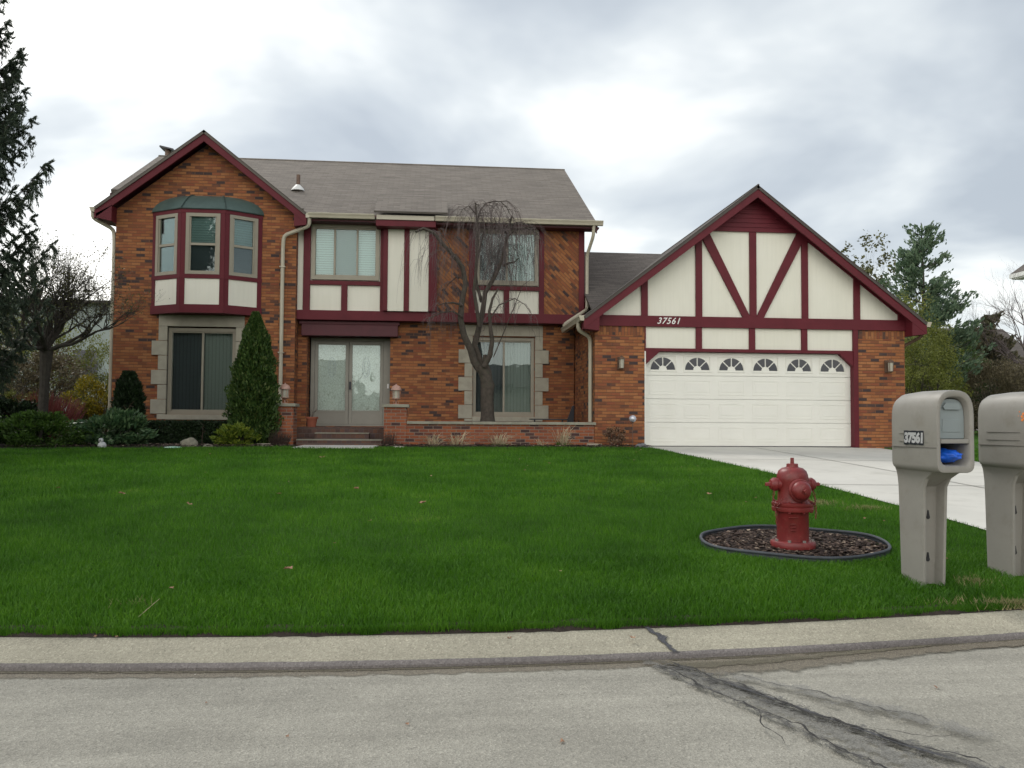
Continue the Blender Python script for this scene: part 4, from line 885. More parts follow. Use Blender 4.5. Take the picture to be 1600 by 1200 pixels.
for a, b in ((-.605, .9), (.905, 2.4), (2.405, 3.83)): m.box(a, b, 19.37, 19.71, 1.225, 1.29)
m.build('cap', M_cap, gw, bevel=.008)
m = MB(); m.box(-.6, 3.78, 19.66, 22.19, .6, 1.2); o = m.build('planter_soil', M_soil); o['kind'] = 'structure'
r = empty('flower_pot', (-3.02, 21.2, 1.13), 'terracotta flower pot with dead stems left of the front door', 'pot')
m = MB(); m.lathe([(.10, 0), (.135, .2), (.16, .2), (.16, .25), (.14, .25), (.135, .21)], n=20); m.build('pot', M_terra, r, smooth=True, local=True)
m = MB()
for i in range(14): a = random.uniform(0, 6.3); m.tube([(0, 0, .2), (.06*math.cos(a), .06*math.sin(a), .36), (.14*math.cos(a), .14*math.sin(a), .36+random.uniform(.02, .16))], .003, 3)
m.build('stems', M_shad, r, local=True)

def rock(name, loc, sz, mat, lab, cat='stone', group=None, seed=0):
    rg = random.Random(seed); bm = bmesh.new(); bmesh.ops.create_icosphere(bm, subdivisions=3, radius=1)
    import mathutils.noise as mn
    for v in bm.verts:
        k = 1+.28*mn.noise(v.co*1.3+Vector((seed*3.1, 0, 0)))+.08*mn.noise(v.co*4+Vector((seed, 0, 0))); v.co = Vector((v.co.x*sz[0]*k, v.co.y*sz[1]*k, max(v.co.z, -.35)*sz[2]*k))
    me = bpy.data.meshes.new(name); bm.to_mesh(me); bm.free(); me.materials.append(mat); me.polygons.foreach_set('use_smooth', [True]*len(me.polygons))
    o = bpy.data.objects.new(name, me); col.objects.link(o); o.location = loc; return tag(o, lab, cat, group)
rock('boulder', (-5.22, 18.55, .73), (.2, .16, .18), M_rock, 'rounded grey brown boulder before the dark clipped hedge', seed=1)
rock('stone', (-4.8, 18.45, .69), (.12, .09, .09), M_rock, 'small rounded stone between the boulder and the yellow green shrub', seed=2)
rock('stone', (-.75, 18.5, .70), (.17, .1, .05), M_rockp, 'flat pale stone beside the right brick pillar', seed=3)
rock('stone', (4.77, 18.75, .71), (.16, .12, .11), M_rockg, 'dark grey stone at the left foot of the garage door', seed=4)
rock('kerb_stone', (4.0, 5.13, .125), (.035, .022, .018), M_rockp, 'small white stone lying on the kerb below the mailboxes', seed=5)
r = empty('garden_figurine', (-6.9, 18.2, .68), 'small white garden duck figurine before the rhododendron', 'ornament')
m = MB(); m.lathe([(.05, 0), (.085, .03), (.09, .07), (.07, .12), (.035, .145)], n=16); m.lathe([(.02, .13), (.045, .16), (.05, .185), (.035, .215), (.01, .225)], (-.02, -.01, 0), n=14); m.build('body', M_orn, r, smooth=True, local=True)
m = MB(); m.lathe([(.016, 0), (.004, .035)], (-.02, -.055, .18), 'y', 8, -1); m.build('beak', M_rockg, r, local=True)
m = MB(); m.lathe([(.17, 0), (.18, .015), (.16, .03), (.05, .04)], n=20); o = m.build('splash_plate', M_teal, smooth=True); o.location = (-5.42, 18.05, .70); tag(o, 'flat pale green plastic plate lying at the lawn edge', 'plate')
def extender(loc, rz, lab):
    m = MB(); w_, h_, l_ = .06, .04, .38
    m.box(-w_, w_, -l_, 0, .0, .008); m.box(-w_, w_, -l_, 0, .072, .08); m.box(-w_, -w_+.008, -l_, 0, .008, .072); m.box(w_-.008, w_, -l_, 0, .008, .072); m.box(-w_+.008, w_-.008, -.02, -.01, .008, .072)
    r = empty('downspout_extension', loc, lab, 'pipe', 'downspout extensions', rz); m.build('pipe', M_cream, r, local=True); g = MB(); g.box(-w_+.008, w_-.008, -l_+.05, -l_+.06, .008, .072); g.build('bore', M_black, r, local=True)
extender((-3.62, 19.15, .70), R(-32), 'khaki downspout extension with dark mouth beside the left brick pillar')
extender((3.62, 19.2, .72), R(32), 'khaki downspout extension ending on the lawn edge near the garage')
r = empty('globe_light', (4.59, 18.9, .70), 'silver globe garden light on a thin stake by the garage wall', 'light')
m = MB(); m.tube([(0, 0, 0), (0, 0, .6)], .008, 6); m.lathe([(.03, .59), (.04, .61)], n=12); m.build('stake', M_rust, r, local=True)
m = MB(); m.lathe([(.02*0+.004, -.085)]+[(.085*math.sin(t), -.085*math.cos(t)) for t in [i*math.pi/14 for i in range(1, 14)]]+[(.004, .085)], (0, 0, .68), n=20); m.build('globe', simple('silver globe glass', (.55, .56, .62), .18, .25, 25, .1, metal=.4), r, smooth=True, local=True)
r = empty('garden_bench', (2.95, 21.2, 1.2), 'low black bench top standing in the planter by the window', 'bench')
m = MB(); m.box(-.48, .48, -.15, .15, .14, .17); m.build('seat', M_black, r, local=True)
for x in (-.36, .36): m = MB(); m.tube([(x, 0, .0), (x, 0, .14)], .02, 6); m.build('leg', M_black, r, local=True)
m = MB(); m.prism([(3.42, 1.2), (3.60, 1.2), (3.62, 1.72), (3.57, 1.70), (3.45, 1.38)], 21.2, 21.26); o = m.build('leaning_slate', M_black); tag(o, 'dark pointed slate leaning in the planter corner behind the downspout', 'slate')

# ================================================================ hydrant
HX, HY = 2.99, 6.72; HZ = hz(HX, HY)+.022
r = empty('fire_hydrant', (HX, HY, HZ), 'red fire hydrant standing in a mulch bed on the lawn', 'hydrant')
m = MB(); m.lathe([(.135, .0), (.135, .045), (.128, .05), (.128, .30), (.132, .305), (.132, .31)], n=36)
for z in (.2, .225, .25): m.box(-.075, -.03, -.133, -.12, z-.05, z-.042)
m.box(-.09, -.01, -.134, -.118, .255, .262); m.build('barrel', M_hyd, r, smooth=True, local=True)
m = MB(); m.lathe([(.178, .0), (.18, .012), (.18, .045), (.172, .055), (.14, .058)], n=36); m.build('base_flange', M_hyd, r, smooth=True, local=True)
m = MB(); m.lathe([(.13, .30), (.165, .302), (.168, .31), (.168, .333), (.163, .337), (.165, .341), (.168, .345), (.168, .368), (.16, .374), (.13, .376)], n=36); m.build('break_flange', M_hyd, r, smooth=True, local=True)
m = MB(); m.lathe([(.125, .376), (.12, .40), (.118, .46), (.122, .53), (.128, .555), (.128, .572), (.124, .60), (.112, .632), (.085, .655), (.05, .664), (.047, .672), (.047, .688), (.04, .692)], n=36); m.build('bonnet', M_hyd, r, smooth=True, local=True)
m = MB(); m.lathe([(.017, .69), (.015, .74)], n=5); m.build('operating_nut', M_hyd, r, local=True)
def nozzle(axis, sg, z, R1, l0, l1):
    m = MB(); m.lathe([(R1*1.05, .07), (R1*.98, l0)], (0, 0, z), axis, 28, sg); b = m.build('outlet', M_hyd, r, smooth=True, local=True)
    m = MB(); m.lathe([(R1*.9, l0-.012), (R1*1.12, l0), (R1*1.12, l0+.02), (R1*1.05, l0+.026), (R1*1.03, l1-.02), (R1*.8, l1), (R1*.34, l1+.006), (R1*.3, l1+.01)], (0, 0, z), axis, 28, sg)
    m.lathe([(.019, l1), (.016, l1+.042)], (0, 0, z), axis, 5, sg); m.build('cap', M_hyd, r, smooth=True, local=True)
nozzle('y', -1, .480, .070, .165, .215)
m = MB(); m.lathe([(.072, .10), (.09, .125), (.094, .15), (.088, .158), (.07, .16)], (0, 0, .480), 'y', 30, -1); m.build('outlet_collar', M_hyd, r, smooth=True, local=True); nozzle('x', -1, .52, .050, .145, .19); nozzle('x', 1, .52, .050, .145, .19)
m = MB()
for k in range(8):
    a = k*math.pi/4+.2; m.lathe([(.014, .055), (.014, .072)], (.155*math.cos(a), .155*math.sin(a), 0), n=6)
m.build('bolts', M_bolt, r, local=True)
m = MB()
for k in range(8):
    a = k*math.pi/4+.2; m.lathe([(.012, .290), (.012, .302)], (.15*math.cos(a), .15*math.sin(a), 0), n=6); m.lathe([(.012, .372), (.012, .388)], (.148*math.cos(a), .148*math.sin(a), 0), n=6)
m.build('bolts', M_hyd, r, local=True)
def chain(pts, k=.0045):
    m = MB(); P_ = [Vector(p) for p in pts]; seg = []
    for a, b in zip(P_, P_[1:]):
        n_ = max(1, int((b-a).length/.022)); seg += [a+(b-a)*i/n_ for i in range(n_)]
    seg.append(P_[-1])
    for i, (a, b) in enumerate(zip(seg, seg[1:])):
        c = (a+b)/2; t = (b-a).normalized(); s_ = t.orthogonal().normalized(); s_ = Matrix.Rotation(i*math.pi/2, 3, t) @ s_
        m.tube([c+t*.015*math.cos(u)+s_*.008*math.sin(u) for u in [j*math.pi/4 for j in range(9)]], k*.7, 4, cap=False)
    return m.build('chain', M_hyd, r, smooth=True, local=True)
chain([(-.165, -.02, .48), (-.18, -.03, .40), (-.175, -.05, .34), (-.17, -.07, .26), (-.168, -.075, .19)]); chain([(-.168, -.075, .34), (-.15, -.10, .38), (-.12, -.10, .42)])
chain([(.165, -.02, .48), (.18, -.04, .40), (.15, -.09, .36), (.10, -.14, .38), (.06, -.15, .41)]); chain([(.165, -.06, .37), (.17, -.07, .30), (.16, -.08, .24)])
# mulch bed and edging
def rp(a, k=1): return (RC[0]+.80*k*math.cos(a)+.02*math.sin(3*a), RC[1]+.63*k*math.sin(a))
bed('mulch_bed', [rp(i*2*math.pi/40, .985) for i in range(40)][::-1][::-1], .008)
m = MB(); pts = []
for i in range(61): a = i*2*math.pi/60; x, y_ = rp(a); pts.append((x, y_, hz(x, y_)+.045+.006*math.sin(5*a)))
m.tube(pts, .013, 8, cap=False)
for a, b in zip(pts, pts[1:]): m.face([(a[0], a[1], a[2]-.1), (b[0], b[1], b[2]-.1), b, a])
o = m.build('garden_edging', simple('weathered black edging', (.045, .052, .062), .55, .25, 10, .2), smooth=True); tag(o, 'black plastic edging ring round the hydrant mulch bed', 'edging')
def chips(n, fx, mat, name, lab, cat, smin, smax, kind='stuff', up=.4, parent=None):
    c = fx(n); n = len(c); a = rng.random(n)*6.283; s_ = smin+(smax-smin)*rng.random(n)**2; e = .35+.5*rng.random(n)
    u = np.stack([np.cos(a), np.sin(a), (rng.random(n)-.5)*up], 1)*s_[:, None]; v = np.stack([-np.sin(a), np.cos(a), (rng.random(n)-.5)*up*2], 1)*(s_*e)[:, None]
    V = np.stack([c-u-v, c+u-v*.7, c+u*.8+v, c-u*.9+v], 1).reshape(-1, 3); F = np.arange(4*n).reshape(-1, 4); o = npmesh(name, V, F, mat, parent); 
    if parent is None: tag(o, lab, cat, kind=kind)
    return o
def inring(n):
    a = rng.random(n)*6.283; k = np.sqrt(rng.random(n))*.97; x = RC[0]+.80*k*np.cos(a); y = RC[1]+.63*k*np.sin(a); return np.stack([x, y, hzv(x, y)+.016+.012*(1-k**4)+rng.random(n)*.01], 1)
chips(9000, inring, M_mulch, 'mulch', 'dark shredded mulch chips round the fire hydrant', 'mulch', .005, .022)
def inbed(n):
    x = -9+14*rng.random(n); y = np.where(x < -3.2, 18.1+1.2*rng.random(n), 18.45+.9*rng.random(n)); k = (x < -3.2) | (x > -1.2); x, y = x[k], y[k]; return np.stack([x, y, hzv(x, y)+.045+rng.random(len(x))*.015], 1)
chips(9000, inbed, M_mulch, 'bed_litter', 'brown leaf litter and chips in the planting beds', 'litter', .01, .035)

# ================================================================ mailboxes
def mailbox(loc, rz, lab, number):
    r = empty('mailbox', loc, lab, 'mailbox', 'moulded plastic mailboxes on posts', rz)
    def prof(hw, zb, zs, zt, n=14, rb=.05):       # closed cross-section, arch topped, seen from the front, ccw
        p = []
        for i in range(5): a = -math.pi/2-(math.pi/2)*i/4; p.append((-hw+rb+rb*math.cos(a), zb+rb+rb*math.sin(a)))
        for i in range(n+1): a = math.pi-math.pi*i/n; ca, sa = math.cos(a), math.sin(a); e = .72; p.append((hw*math.copysign(abs(ca)**e, ca), zs+(zt-zs)*abs(sa)**e))
        for i in range(5): a = 0-(math.pi/2)*i/4; p.append((hw-rb+rb*math.cos(a), zb+rb+rb*math.sin(a)))
        return p
    def loft(mb, rings):
        n = len(rings[0][1]); b = len(mb.v)
        for y_, pr in rings: mb.v += [(x, y_, z) for x, z in pr]
        for i in range(len(rings)-1):
            for k in range(n): mb.f.append((b+i*n+k, b+i*n+(k+1)%n, b+(i+1)*n+(k+1)%n, b+(i+1)*n+k)); mb.uv.append(None)
        return b, n
    m = MB(); S = 1.0
    rings = [(.235, prof(.085, .90, 1.15, 1.28)), (.23, prof(.115, .865, 1.18, 1.335)), (.21, prof(.14, .84, 1.195, 1.365)), (.17, prof(.15, .83, 1.20, 1.385)), (.0, prof(.152, .828, 1.21, 1.40)),
             (-.15, prof(.154, .828, 1.21, 1.402)), (-.235, prof(.155, .83, 1.21, 1.40)), (-.248, prof(.152, .834, 1.21, 1.397)), (-.25, prof(.146, .84, 1.205, 1.388)), (-.247, prof(.125, .875, 1.20, 1.362)), (-.24, prof(.119, .880, 1.20, 1.355)), (-.19, prof(.112, .885, 1.20, 1.345)), (.12, prof(.11, .885, 1.20, 1.345))]
    b, n = loft(m, rings); m.f.append(tuple(range(b+n-1, b-1, -1))); m.uv.append(None); m.f.append(tuple(range(b+(len(rings)-1)*n, b+len(rings)*n))); m.uv.append(None)
    body = m.build('body', M_mbox, r, smooth=True, local=True)
    bmm = bmesh.new(); bmm.from_mesh(body.data); bmesh.ops.recalc_face_normals(bmm, faces=bmm.faces); bmm.to_mesh(body.data); bmm.free()
    # seam line, label recess borders
    g = MB(); g.box(-.157, -.150, -.242, .20, 1.0, 1.004); g.box(.150, .157, -.242, .20, 1.0, 1.004); g.build('seam', M_mgroove, r, local=True)
    g = MB(); g.box(-.1565, -.152, -.17, .12, 1.098, 1.101); g.box(-.1565, -.152, -.17, .12, 1.040, 1.043); g.build('label_groove', M_mgroove if not number else M_mbox, r, local=True)
    d_ = MB(); dp_ = [(x*.98, z) for x, z in prof(.112, 1.065, 1.20, 1.34, rb=.012)]; d_.prism(dp_, -.205, -.195); d_.prism([(-.06, 1.265), (.06, 1.265), (.075, 1.285), (.05, 1.312), (-.05, 1.312), (-.075, 1.285)], -.222, -.205); d_.prism([(-.075, 1.11), (.075, 1.11), (.07, 1.2), (-.07, 1.2)], -.209, -.205)
    d_.build('door', M_mdoor, r, local=True, bevel=.004)
    g = MB(); g.box(-.115, .115, -.243, -.15, 1.032, 1.062); g.build('crossbar', M_mbox, r, local=True, bevel=.006)
    # post
    p = MB(); st_ = [(-.02, .095, -.035, .20), (.3, .099, -.045, .203), (.62, .104, -.055, .205), (.72, .105, -.06, .208), (.78, .11, -.09, .21), (.82, .118, -.15, .21), (.845, .13, -.20, .21)]
    # side walls, back and a hollow front channel
    rings2 = []
    for z, hw, yf, yb_ in st_:
        c_ = .03; cd = .075 if z < .7 else .07 if z < .75 else .012 if z < .8 else .004; rings2.append([(-hw+c_*.4, yb_, z), (-hw, yb_-c_, z), (-hw, yf+.012, z), (-hw+.008, yf, z), (-hw+.026, yf+.003, z), (-hw+.038, yf+cd, z), (hw-.038, yf+cd, z), (hw-.026, yf+.003, z), (hw-.008, yf, z), (hw, yf+.012, z), (hw, yb_-c_, z), (hw-c_*.4, yb_, z)])
    b = len(p.v); n = 12
    for rg_ in rings2: p.v += rg_
    for i in range(len(rings2)-1):
        for k in range(n): p.f.append((b+i*n+(k+1)%n, b+i*n+k, b+(i+1)*n+k, b+(i+1)*n+(k+1)%n)[::-1]); p.uv.append(None)
    po = p.build('post', M_mbox, r, local=True, bevel=.004); bmm = bmesh.new(); bmm.from_mesh(po.data); bmesh.ops.recalc_face_normals(bmm, faces=bmm.faces); bmm.to_mesh(po.data); bmm.free(); po.data.polygons.foreach_set('use_smooth', [True]*len(po.data.polygons)); po.data.set_sharp_from_angle(angle=R(25))
    for z, yk_ in ((.20, .0315), (.50, .0245)):
        g = MB(); g.prism([(.014*math.cos(t*math.pi/10), z+.014*math.sin(t*math.pi/10)) for t in range(-12, 3)]+[(.004, z+.05), (-.004, z+.05)], yk_-.006, yk_+.003); g.build('keyhole', M_dark, r, local=True)
    if number:
        vs, fs = text('37561', .1, .06, .006, .001, .9); g = MB()
        Y0, Y1, ZA, ZB = .06, -.125, 1.022, 1.114      # reads left to right as y runs from + to -
        g.idx([(-.1605-abs(c)*.2, Y0+(Y1-Y0)*a, ZA+.006+(ZB-ZA-.012)*b_) for a, b_, c in vs], fs); g.build('house_number', M_numw, r, local=True)
        g = MB(); k = (Y0-Y1)/5
        for i in range(5): z_ = .002*(i % 2); g.box(-.1592, -.154, Y0-k*(i+1)+.001, Y0-k*i+.003, ZA-.004+z_, ZB+.004-z_)
        g.build('number_sticker', M_black, r, local=True)
    else:
        g = MB()
        for (yy_, zz_, rr_) in ((-.20, 1.235, .011), (-.19, 1.215, .012), (-.205, 1.20, .010), (-.192, 1.19, .012), (-.215, 1.222, .008), (-.17, 1.25, .005), (-.16, 1.22, .003)):
            g.lathe([(rr_, .1495), (rr_*.8, .1565)], (0, yy_, zz_), 'x', 9, -1)
        g.build('paint_spot', M_orange, r, local=True)
    return r
MBX = mailbox((3.53, 5.65, hz(3.53, 5.65)-.02), .16, 'taupe plastic mailbox numbered 37561 with blue bag inside its lower slot', True)
mailbox((4.35, 5.86, hz(4.35, 5.86)-.02), .20, 'taupe plastic mailbox with orange paint spots cut by the right frame edge', False)
import mathutils.noise as mn
bm = bmesh.new(); bmesh.ops.create_icosphere(bm, subdivisions=4, radius=1)
for v in bm.verts:
    q = v.co.copy(); k = 1+.22*mn.noise(q*2.2)+.16*abs(mn.noise(q*6)); v.co = Vector((q.x*.085*k, q.y*.15*k, q.z*.048*k))
me = bpy.data.meshes.new('newspaper_bag'); bm.to_mesh(me); bm.free(); me.materials.append(M_blue); me.polygons.foreach_set('use_smooth', [True]*len(me.polygons))
nb = bpy.data.objects.new('newspaper_bag', me); col.objects.link(nb); nb.rotation_euler = (0, 0, .16); mw = MBX.location; nb.location = (mw.x+.13*math.sin(.16)*1+.0, mw.y-.10, mw.z+.945); tag(nb, 'crumpled blue plastic newspaper bag inside the mailbox slot', 'bag')

# ================================================================ vegetation helpers
def unit(n):
    v = rng.normal(size=(n, 3)); return v/np.linalg.norm(v, axis=1)[:, None]
def leafmesh(name, C_, size, mat, parent, elong=1.8, dirs=None, spread=1.0):
    n = len(C_); dd = unit(n) if dirs is None else dirs*1.0+unit(n)*spread; dd /= np.linalg.norm(dd, axis=1)[:, None]
    o_ = np.cross(dd, unit(n)); o_ /= np.linalg.norm(o_, axis=1)[:, None]; s_ = size*(.6+.8*rng.random(n)); u = dd*(s_*elong/2)[:, None]; v = o_*(s_/2)[:, None]
    V = np.stack([C_-u, C_+v, C_+u, C_-v], 1).reshape(-1, 3); return npmesh(name, V, np.arange(4*n).reshape(-1, 4), mat, parent)
def blob_points(c, rad, n, clumps=40, cr=.28, fill=.5, power=1.0):
    """points in lumpy clumps over an ellipsoid"""
    c = np.array(c, float); rad = np.array(rad, float); cc = unit(clumps)*(fill+(1-fill)*rng.random(clumps))[:, None]**.6
    idx = rng.integers(0, clumps, n); k = cr*(.6+.8*rng.random(clumps))
    p = cc[idx]+unit(n)*(rng.random(n)**.45*k[idx])[:, None]; return c+p*rad, (cc[idx]*rad)
def shrub(name, loc, rad, n, size, mat, lab, cat='shrub', clumps=30, cr=.35, elong=2, stems=8, group=None, cz=None, stem_mat=None, updir=None):
    r = empty(name, loc, lab, cat, group); c = (loc[0], loc[1], loc[2]+(rad[2]*.95 if cz is None else cz)); pts, dr_ = blob_points(c, rad, n, clumps, cr)
    pts[:, 2] = np.maximum(pts[:, 2], loc[2]+.02); d_ = dr_/np.linalg.norm(dr_, axis=1)[:, None]
    leafmesh('foliage', pts, size, mat, r, elong, d_+np.array([0, 0, .5]), .8); m = MB()
    for i in range(stems):
        a = random.uniform(0, 6.3); k = random.uniform(.2, .85); e = (rad[0]*k*math.cos(a), rad[1]*k*math.sin(a), rad[2]*random.uniform(.9, 1.6)); m.tube([(loc[0]+e[0]*.1, loc[1]+e[1]*.1, loc[2]-.05), (loc[0]+e[0]*.5, loc[1]+e[1]*.5, loc[2]+e[2]*.45), (loc[0]+e[0], loc[1]+e[1], loc[2]+e[2])], [.02, .014, .005], 5)
    m.build('stems', stem_mat or M_barkd, r); return r
def conical(name, loc, h_, r_, n, mat, lab, prof, size=.05, elong=2.2, cat='conifer'):
    r = empty(name, loc, lab, cat); t = rng.random(n)**.8; a = rng.random(n)*6.283; rr = r_*prof(t)*(1+.10*np.sin(a*5+t*9)+.09*np.sin(a*11-t*23)+.07*np.sin(t*40+a*3)+.07*np.sin(a*23+t*61)); k = rng.random(n)**.28
    x = loc[0]+rr*k*np.cos(a); y = loc[1]+rr*k*np.sin(a); z = loc[2]+t*h_; d_ = np.stack([np.cos(a)*.5, np.sin(a)*.5, np.ones(n)*.9], 1)
    leafmesh('foliage', np.stack([x, y, z], 1), size, mat, r, elong, d_, .6); m = MB(); m.tube([(loc[0], loc[1], loc[2]-.1), (loc[0], loc[1], loc[2]+h_*.9)], [.05, .01], 6); m.build('trunk', M_barkd, r); return r
# foundation planting
conical('tall_arborvitae', (-4.05, 19.35, .66), 3.08, .54, 44000, M_arb, 'tall pointed green arborvitae beside the left ground floor window', lambda t: np.interp(t, [0, .1, .3, .6, .85, 1], [.75, .95, 1, .8, .45, .1]), .032, 2.4)
conical('small_arborvitae', (-7.2, 20.5, .7), 1.72, .36, 14000, M_arbd, 'small rounded dark arborvitae at the left brick corner', lambda t: np.interp(t, [0, .1, .4, .8, 1], [.8, 1, 1, .75, .3]), .035, 2.2)
def hedge():
    r = empty('clipped_hedge', (-5.7, 20.1, .66), 'low clipped dark hedge below the left ground floor window', 'hedge'); n = 22000
    p = np.stack([-6.75+2.0*rng.random(n), 19.8+.6*rng.random(n), .66+.58*rng.random(n)], 1); f = rng.integers(0, 3, n); p[f == 0, 2] = 1.2+.05*rng.random((f == 0).sum()); p[f == 1, 1] = 19.8+.06*rng.random((f == 1).sum())
    p += unit(n)*.02; leafmesh('foliage', p, .03, M_arbd, r, 2); m = MB()
    for i in range(9): m.tube([(-6.6+i*.22, 20.1, .6), (-6.6+i*.22+random.uniform(-.05, .05), 20.1, 1.15)], [.018, .008], 5)
    m.build('stems', M_barkd, r)
hedge()
shrub('rhododendron', (-6.85, 18.75, .66), (.75, .5, .42), 6500, .045, M_rho, 'leafy blue green rhododendron behind the white figurine', clumps=60, cr=.24, elong=3)
shrub('yellow_shrub', (-4.35, 18.85, .67), (.46, .34, .27), 3000, .042, M_yel, 'yellow green glossy shrub before the tall arborvitae', clumps=36, cr=.25, elong=2.6)
shrub('low_shrub', (-8.3, 18.55, .66), (1.0, .6, .38), 9000, .035, M_dgreen, 'dark green low spreading shrub left of the rhododendron', clumps=60, cr=.26)
shrub('low_shrub', (-10.4, 18.6, .66), (1.3, .7, .42), 10000, .035, M_arbd, 'dark low shrub at the left frame edge', clumps=60, cr=.26)
shrub('dark_shrub', (-9.9, 20.3, .7), (.75, .6, .55), 8000, .04, M_arbd, 'black green rounded yew behind the low shrubs at far left', clumps=40)
def stickbush(name, loc, rad, h_, n, mat, lab, r0_=.004, cat='shrub', leaf=None, lean=.35):
    r = empty(name, loc, lab, cat); m = MB()
    for i in range(n):
        a = random.uniform(0, 6.3); k = math.sqrt(random.random()); x, y = loc[0]+rad*k*math.cos(a)*.5, loc[1]+rad*k*math.sin(a)*.5; hh = h_*random.uniform(.6, 1)*(1-.25*k)
        ex, ey = x+rad*.5*k*math.cos(a)+random.uniform(-.1, .1)*lean, y+rad*.5*k*math.sin(a)+random.uniform(-.1, .1)*lean
        m.tube([(x, y, loc[2]-.03), ((x+ex)/2+random.uniform(-.03, .03), (y+ey)/2, loc[2]+hh*.55), (ex, ey, loc[2]+hh)], [r0_*1.3, r0_, r0_*.5], 3, cap=False)
    m.build('stems', mat, r)
    if leaf:
        pts, _ = blob_points((loc[0], loc[1], loc[2]+h_*.62), (rad*.95, rad*.95, h_*.42), leaf[0], 30, .3); leafmesh('foliage', pts, leaf[1], leaf[2], r, 1.7)
    return r
stickbush('red_twig_dogwood', (-9.45, 21.3, .7), .95, 1.45, 900, M_redtw, 'red stemmed dogwood bush behind the slim bare tree trunk', .006)
stickbush('forsythia', (-9.1, 23.4, .7), .8, 1.6, 260, M_brownb, 'yellow flowering forsythia bush at the left house corner', .005, leaf=(5000, .04, M_fors))
stickbush('pale_shrub', (-10.5, 22.2, .7), .55, 1.25, 260, M_brownb, 'tan twiggy shrub left of the red dogwood', .005, leaf=(2200, .035, M_spring))
stickbush('dead_perennial', (-3.42, 19.12, .68), .30, .5, 200, M_shad, 'brown dead perennial clump at the foot of the left brick pillar', .003)
stickbush('dead_perennial', (-1.0, 19.2, .68), .2, .5, 90, M_shad, 'brown dead stems at the foot of the right brick pillar', .003)
stickbush('dead_hydrangea', (4.2, 18.95, .69), .28, .5, 60, M_shad, 'dead hydrangea with dry brown blooms between downspout and garage door', .003, leaf=(500, .04, M_deadg))
m = MB(); m.tube([(-4.98, 18.6, .68), (-4.97, 18.6, 1.0), (-4.96, 18.62, 1.2)], [.006, .005, .003], 4); 
for k in (.9, 1.0, 1.1, 1.18): m.tube([(-4.97, 18.6, k), (-4.97+random.uniform(-.09, .09), 18.6, k+.06)], .003, 3)
o = m.build('garden_stake', M_shad); tag(o, 'thin dead stem rising between boulder and yellow green shrub', 'stem')
m = MB(); m.tube([(-6.8, 19.3, .68), (-6.8, 19.3, 1.5), (-6.73, 19.3, 1.62), (-6.66, 19.3, 1.7)], [.006, .005, .004, .003], 4); m.tube([(-6.8, 19.3, 1.5), (-6.88, 19.3, 1.6)], .003, 3); m.tube([(-6.75, 19.3, 1.6), (-6.66, 19.3, 1.58)], .004, 3)
o = m.build('garden_stake', M_rust); tag(o, 'thin forked metal stake before the left stone window corner', 'stake')
def grass_clump(x, y, lab, green=.3, n=90, R_=.45, H_=.4):
    r = empty('ornamental_grass', (x, y, .70), lab, 'grass clump', 'dry ornamental grasses before the planter wall')
    for mat_, cnt, hh, nm in ((M_straw, n, H_, 'dry_blades'), (M_grass, int(n*green*4), H_*.3, 'green_blades')):
        V = []
        for i in range(cnt):
            a = random.uniform(0, 6.3); k = random.uniform(.2, 1)*(R_ if nm[0] == 'd' else R_*.55); h2 = hh*random.uniform(.1, 1); b = Vector((x+random.uniform(-.1, .1), y+random.uniform(-.08, .08), .69)); e = b+Vector((math.cos(a)*k, math.sin(a)*k*.7, h2)); mi = (b+e)/2+Vector((0, 0, h2*.25)); e.z -= h2*.25 if random.random() < .5 else 0; e.z = max(e.z, .72)
            t = Vector((-math.sin(a), math.cos(a), .3))*.006; V += [b-t, b+t, mi+t, mi-t, mi-t, mi+t, e+t*.2, e-t*.2]
        npmesh(nm, np.array([tuple(v) for v in V]), np.arange(len(V)).reshape(-1, 4), mat_, r)
grass_clump(.0, 19.05, 'flattened straw coloured grass clump nearest the right brick pillar', .1); grass_clump(.55, 19.0, 'dry grass clump with upright stems, second from the right brick pillar', .2)
grass_clump(1.5, 18.95, 'wide dry grass clump with green base below the weeping tree', .8, 120, .6); grass_clump(2.45, 18.95, 'bright green based grass clump left of the tall straw tuft', 1.4, 50, .4, .25); grass_clump(2.95, 18.95, 'tall straw tuft of grass, nearest to the garage downspout', .4, 90, .45, .6)

# ---------------------------------------------------------------- branching trees
def grow(mb, tips, p, d_, ln, rad, depth, spread=.6, up_=.15, kids=3, shrink=.68, seg=4, wob=.18):
    pts = [p.copy()]; rr = [rad]; q = p.copy(); dd = d_.copy()
    for i in range(seg):
        dd = (dd+Vector((random.gauss(0, wob), random.gauss(0, wob), random.gauss(0, wob)+up_*.25))).normalized(); q = q+dd*ln/seg; pts.append(q.copy()); rr.append(rad*(1-.5*(i+1)/seg))
    mb.tube(pts, rr, 7 if rad > .04 else 5 if rad > .012 else 3, cap=False)
    if depth == 0: tips += [pts[-1], pts[-2], pts[1]]; return
    for i in range(kids):
        k = random.choice(range(1 if depth > 1 else 0, seg+1)) if i else seg; b = pts[k]; ax = Vector((random.gauss(0, 1), random.gauss(0, 1), random.gauss(0, 1))).normalized(); nd = (dd+ax*spread+Vector((0, 0, up_))).normalized()
        grow(mb, tips, b, nd, ln*shrink*random.uniform(.75, 1.15), max(rr[k]*.72, .002), depth-1, spread, up_, kids, shrink, seg, wob)
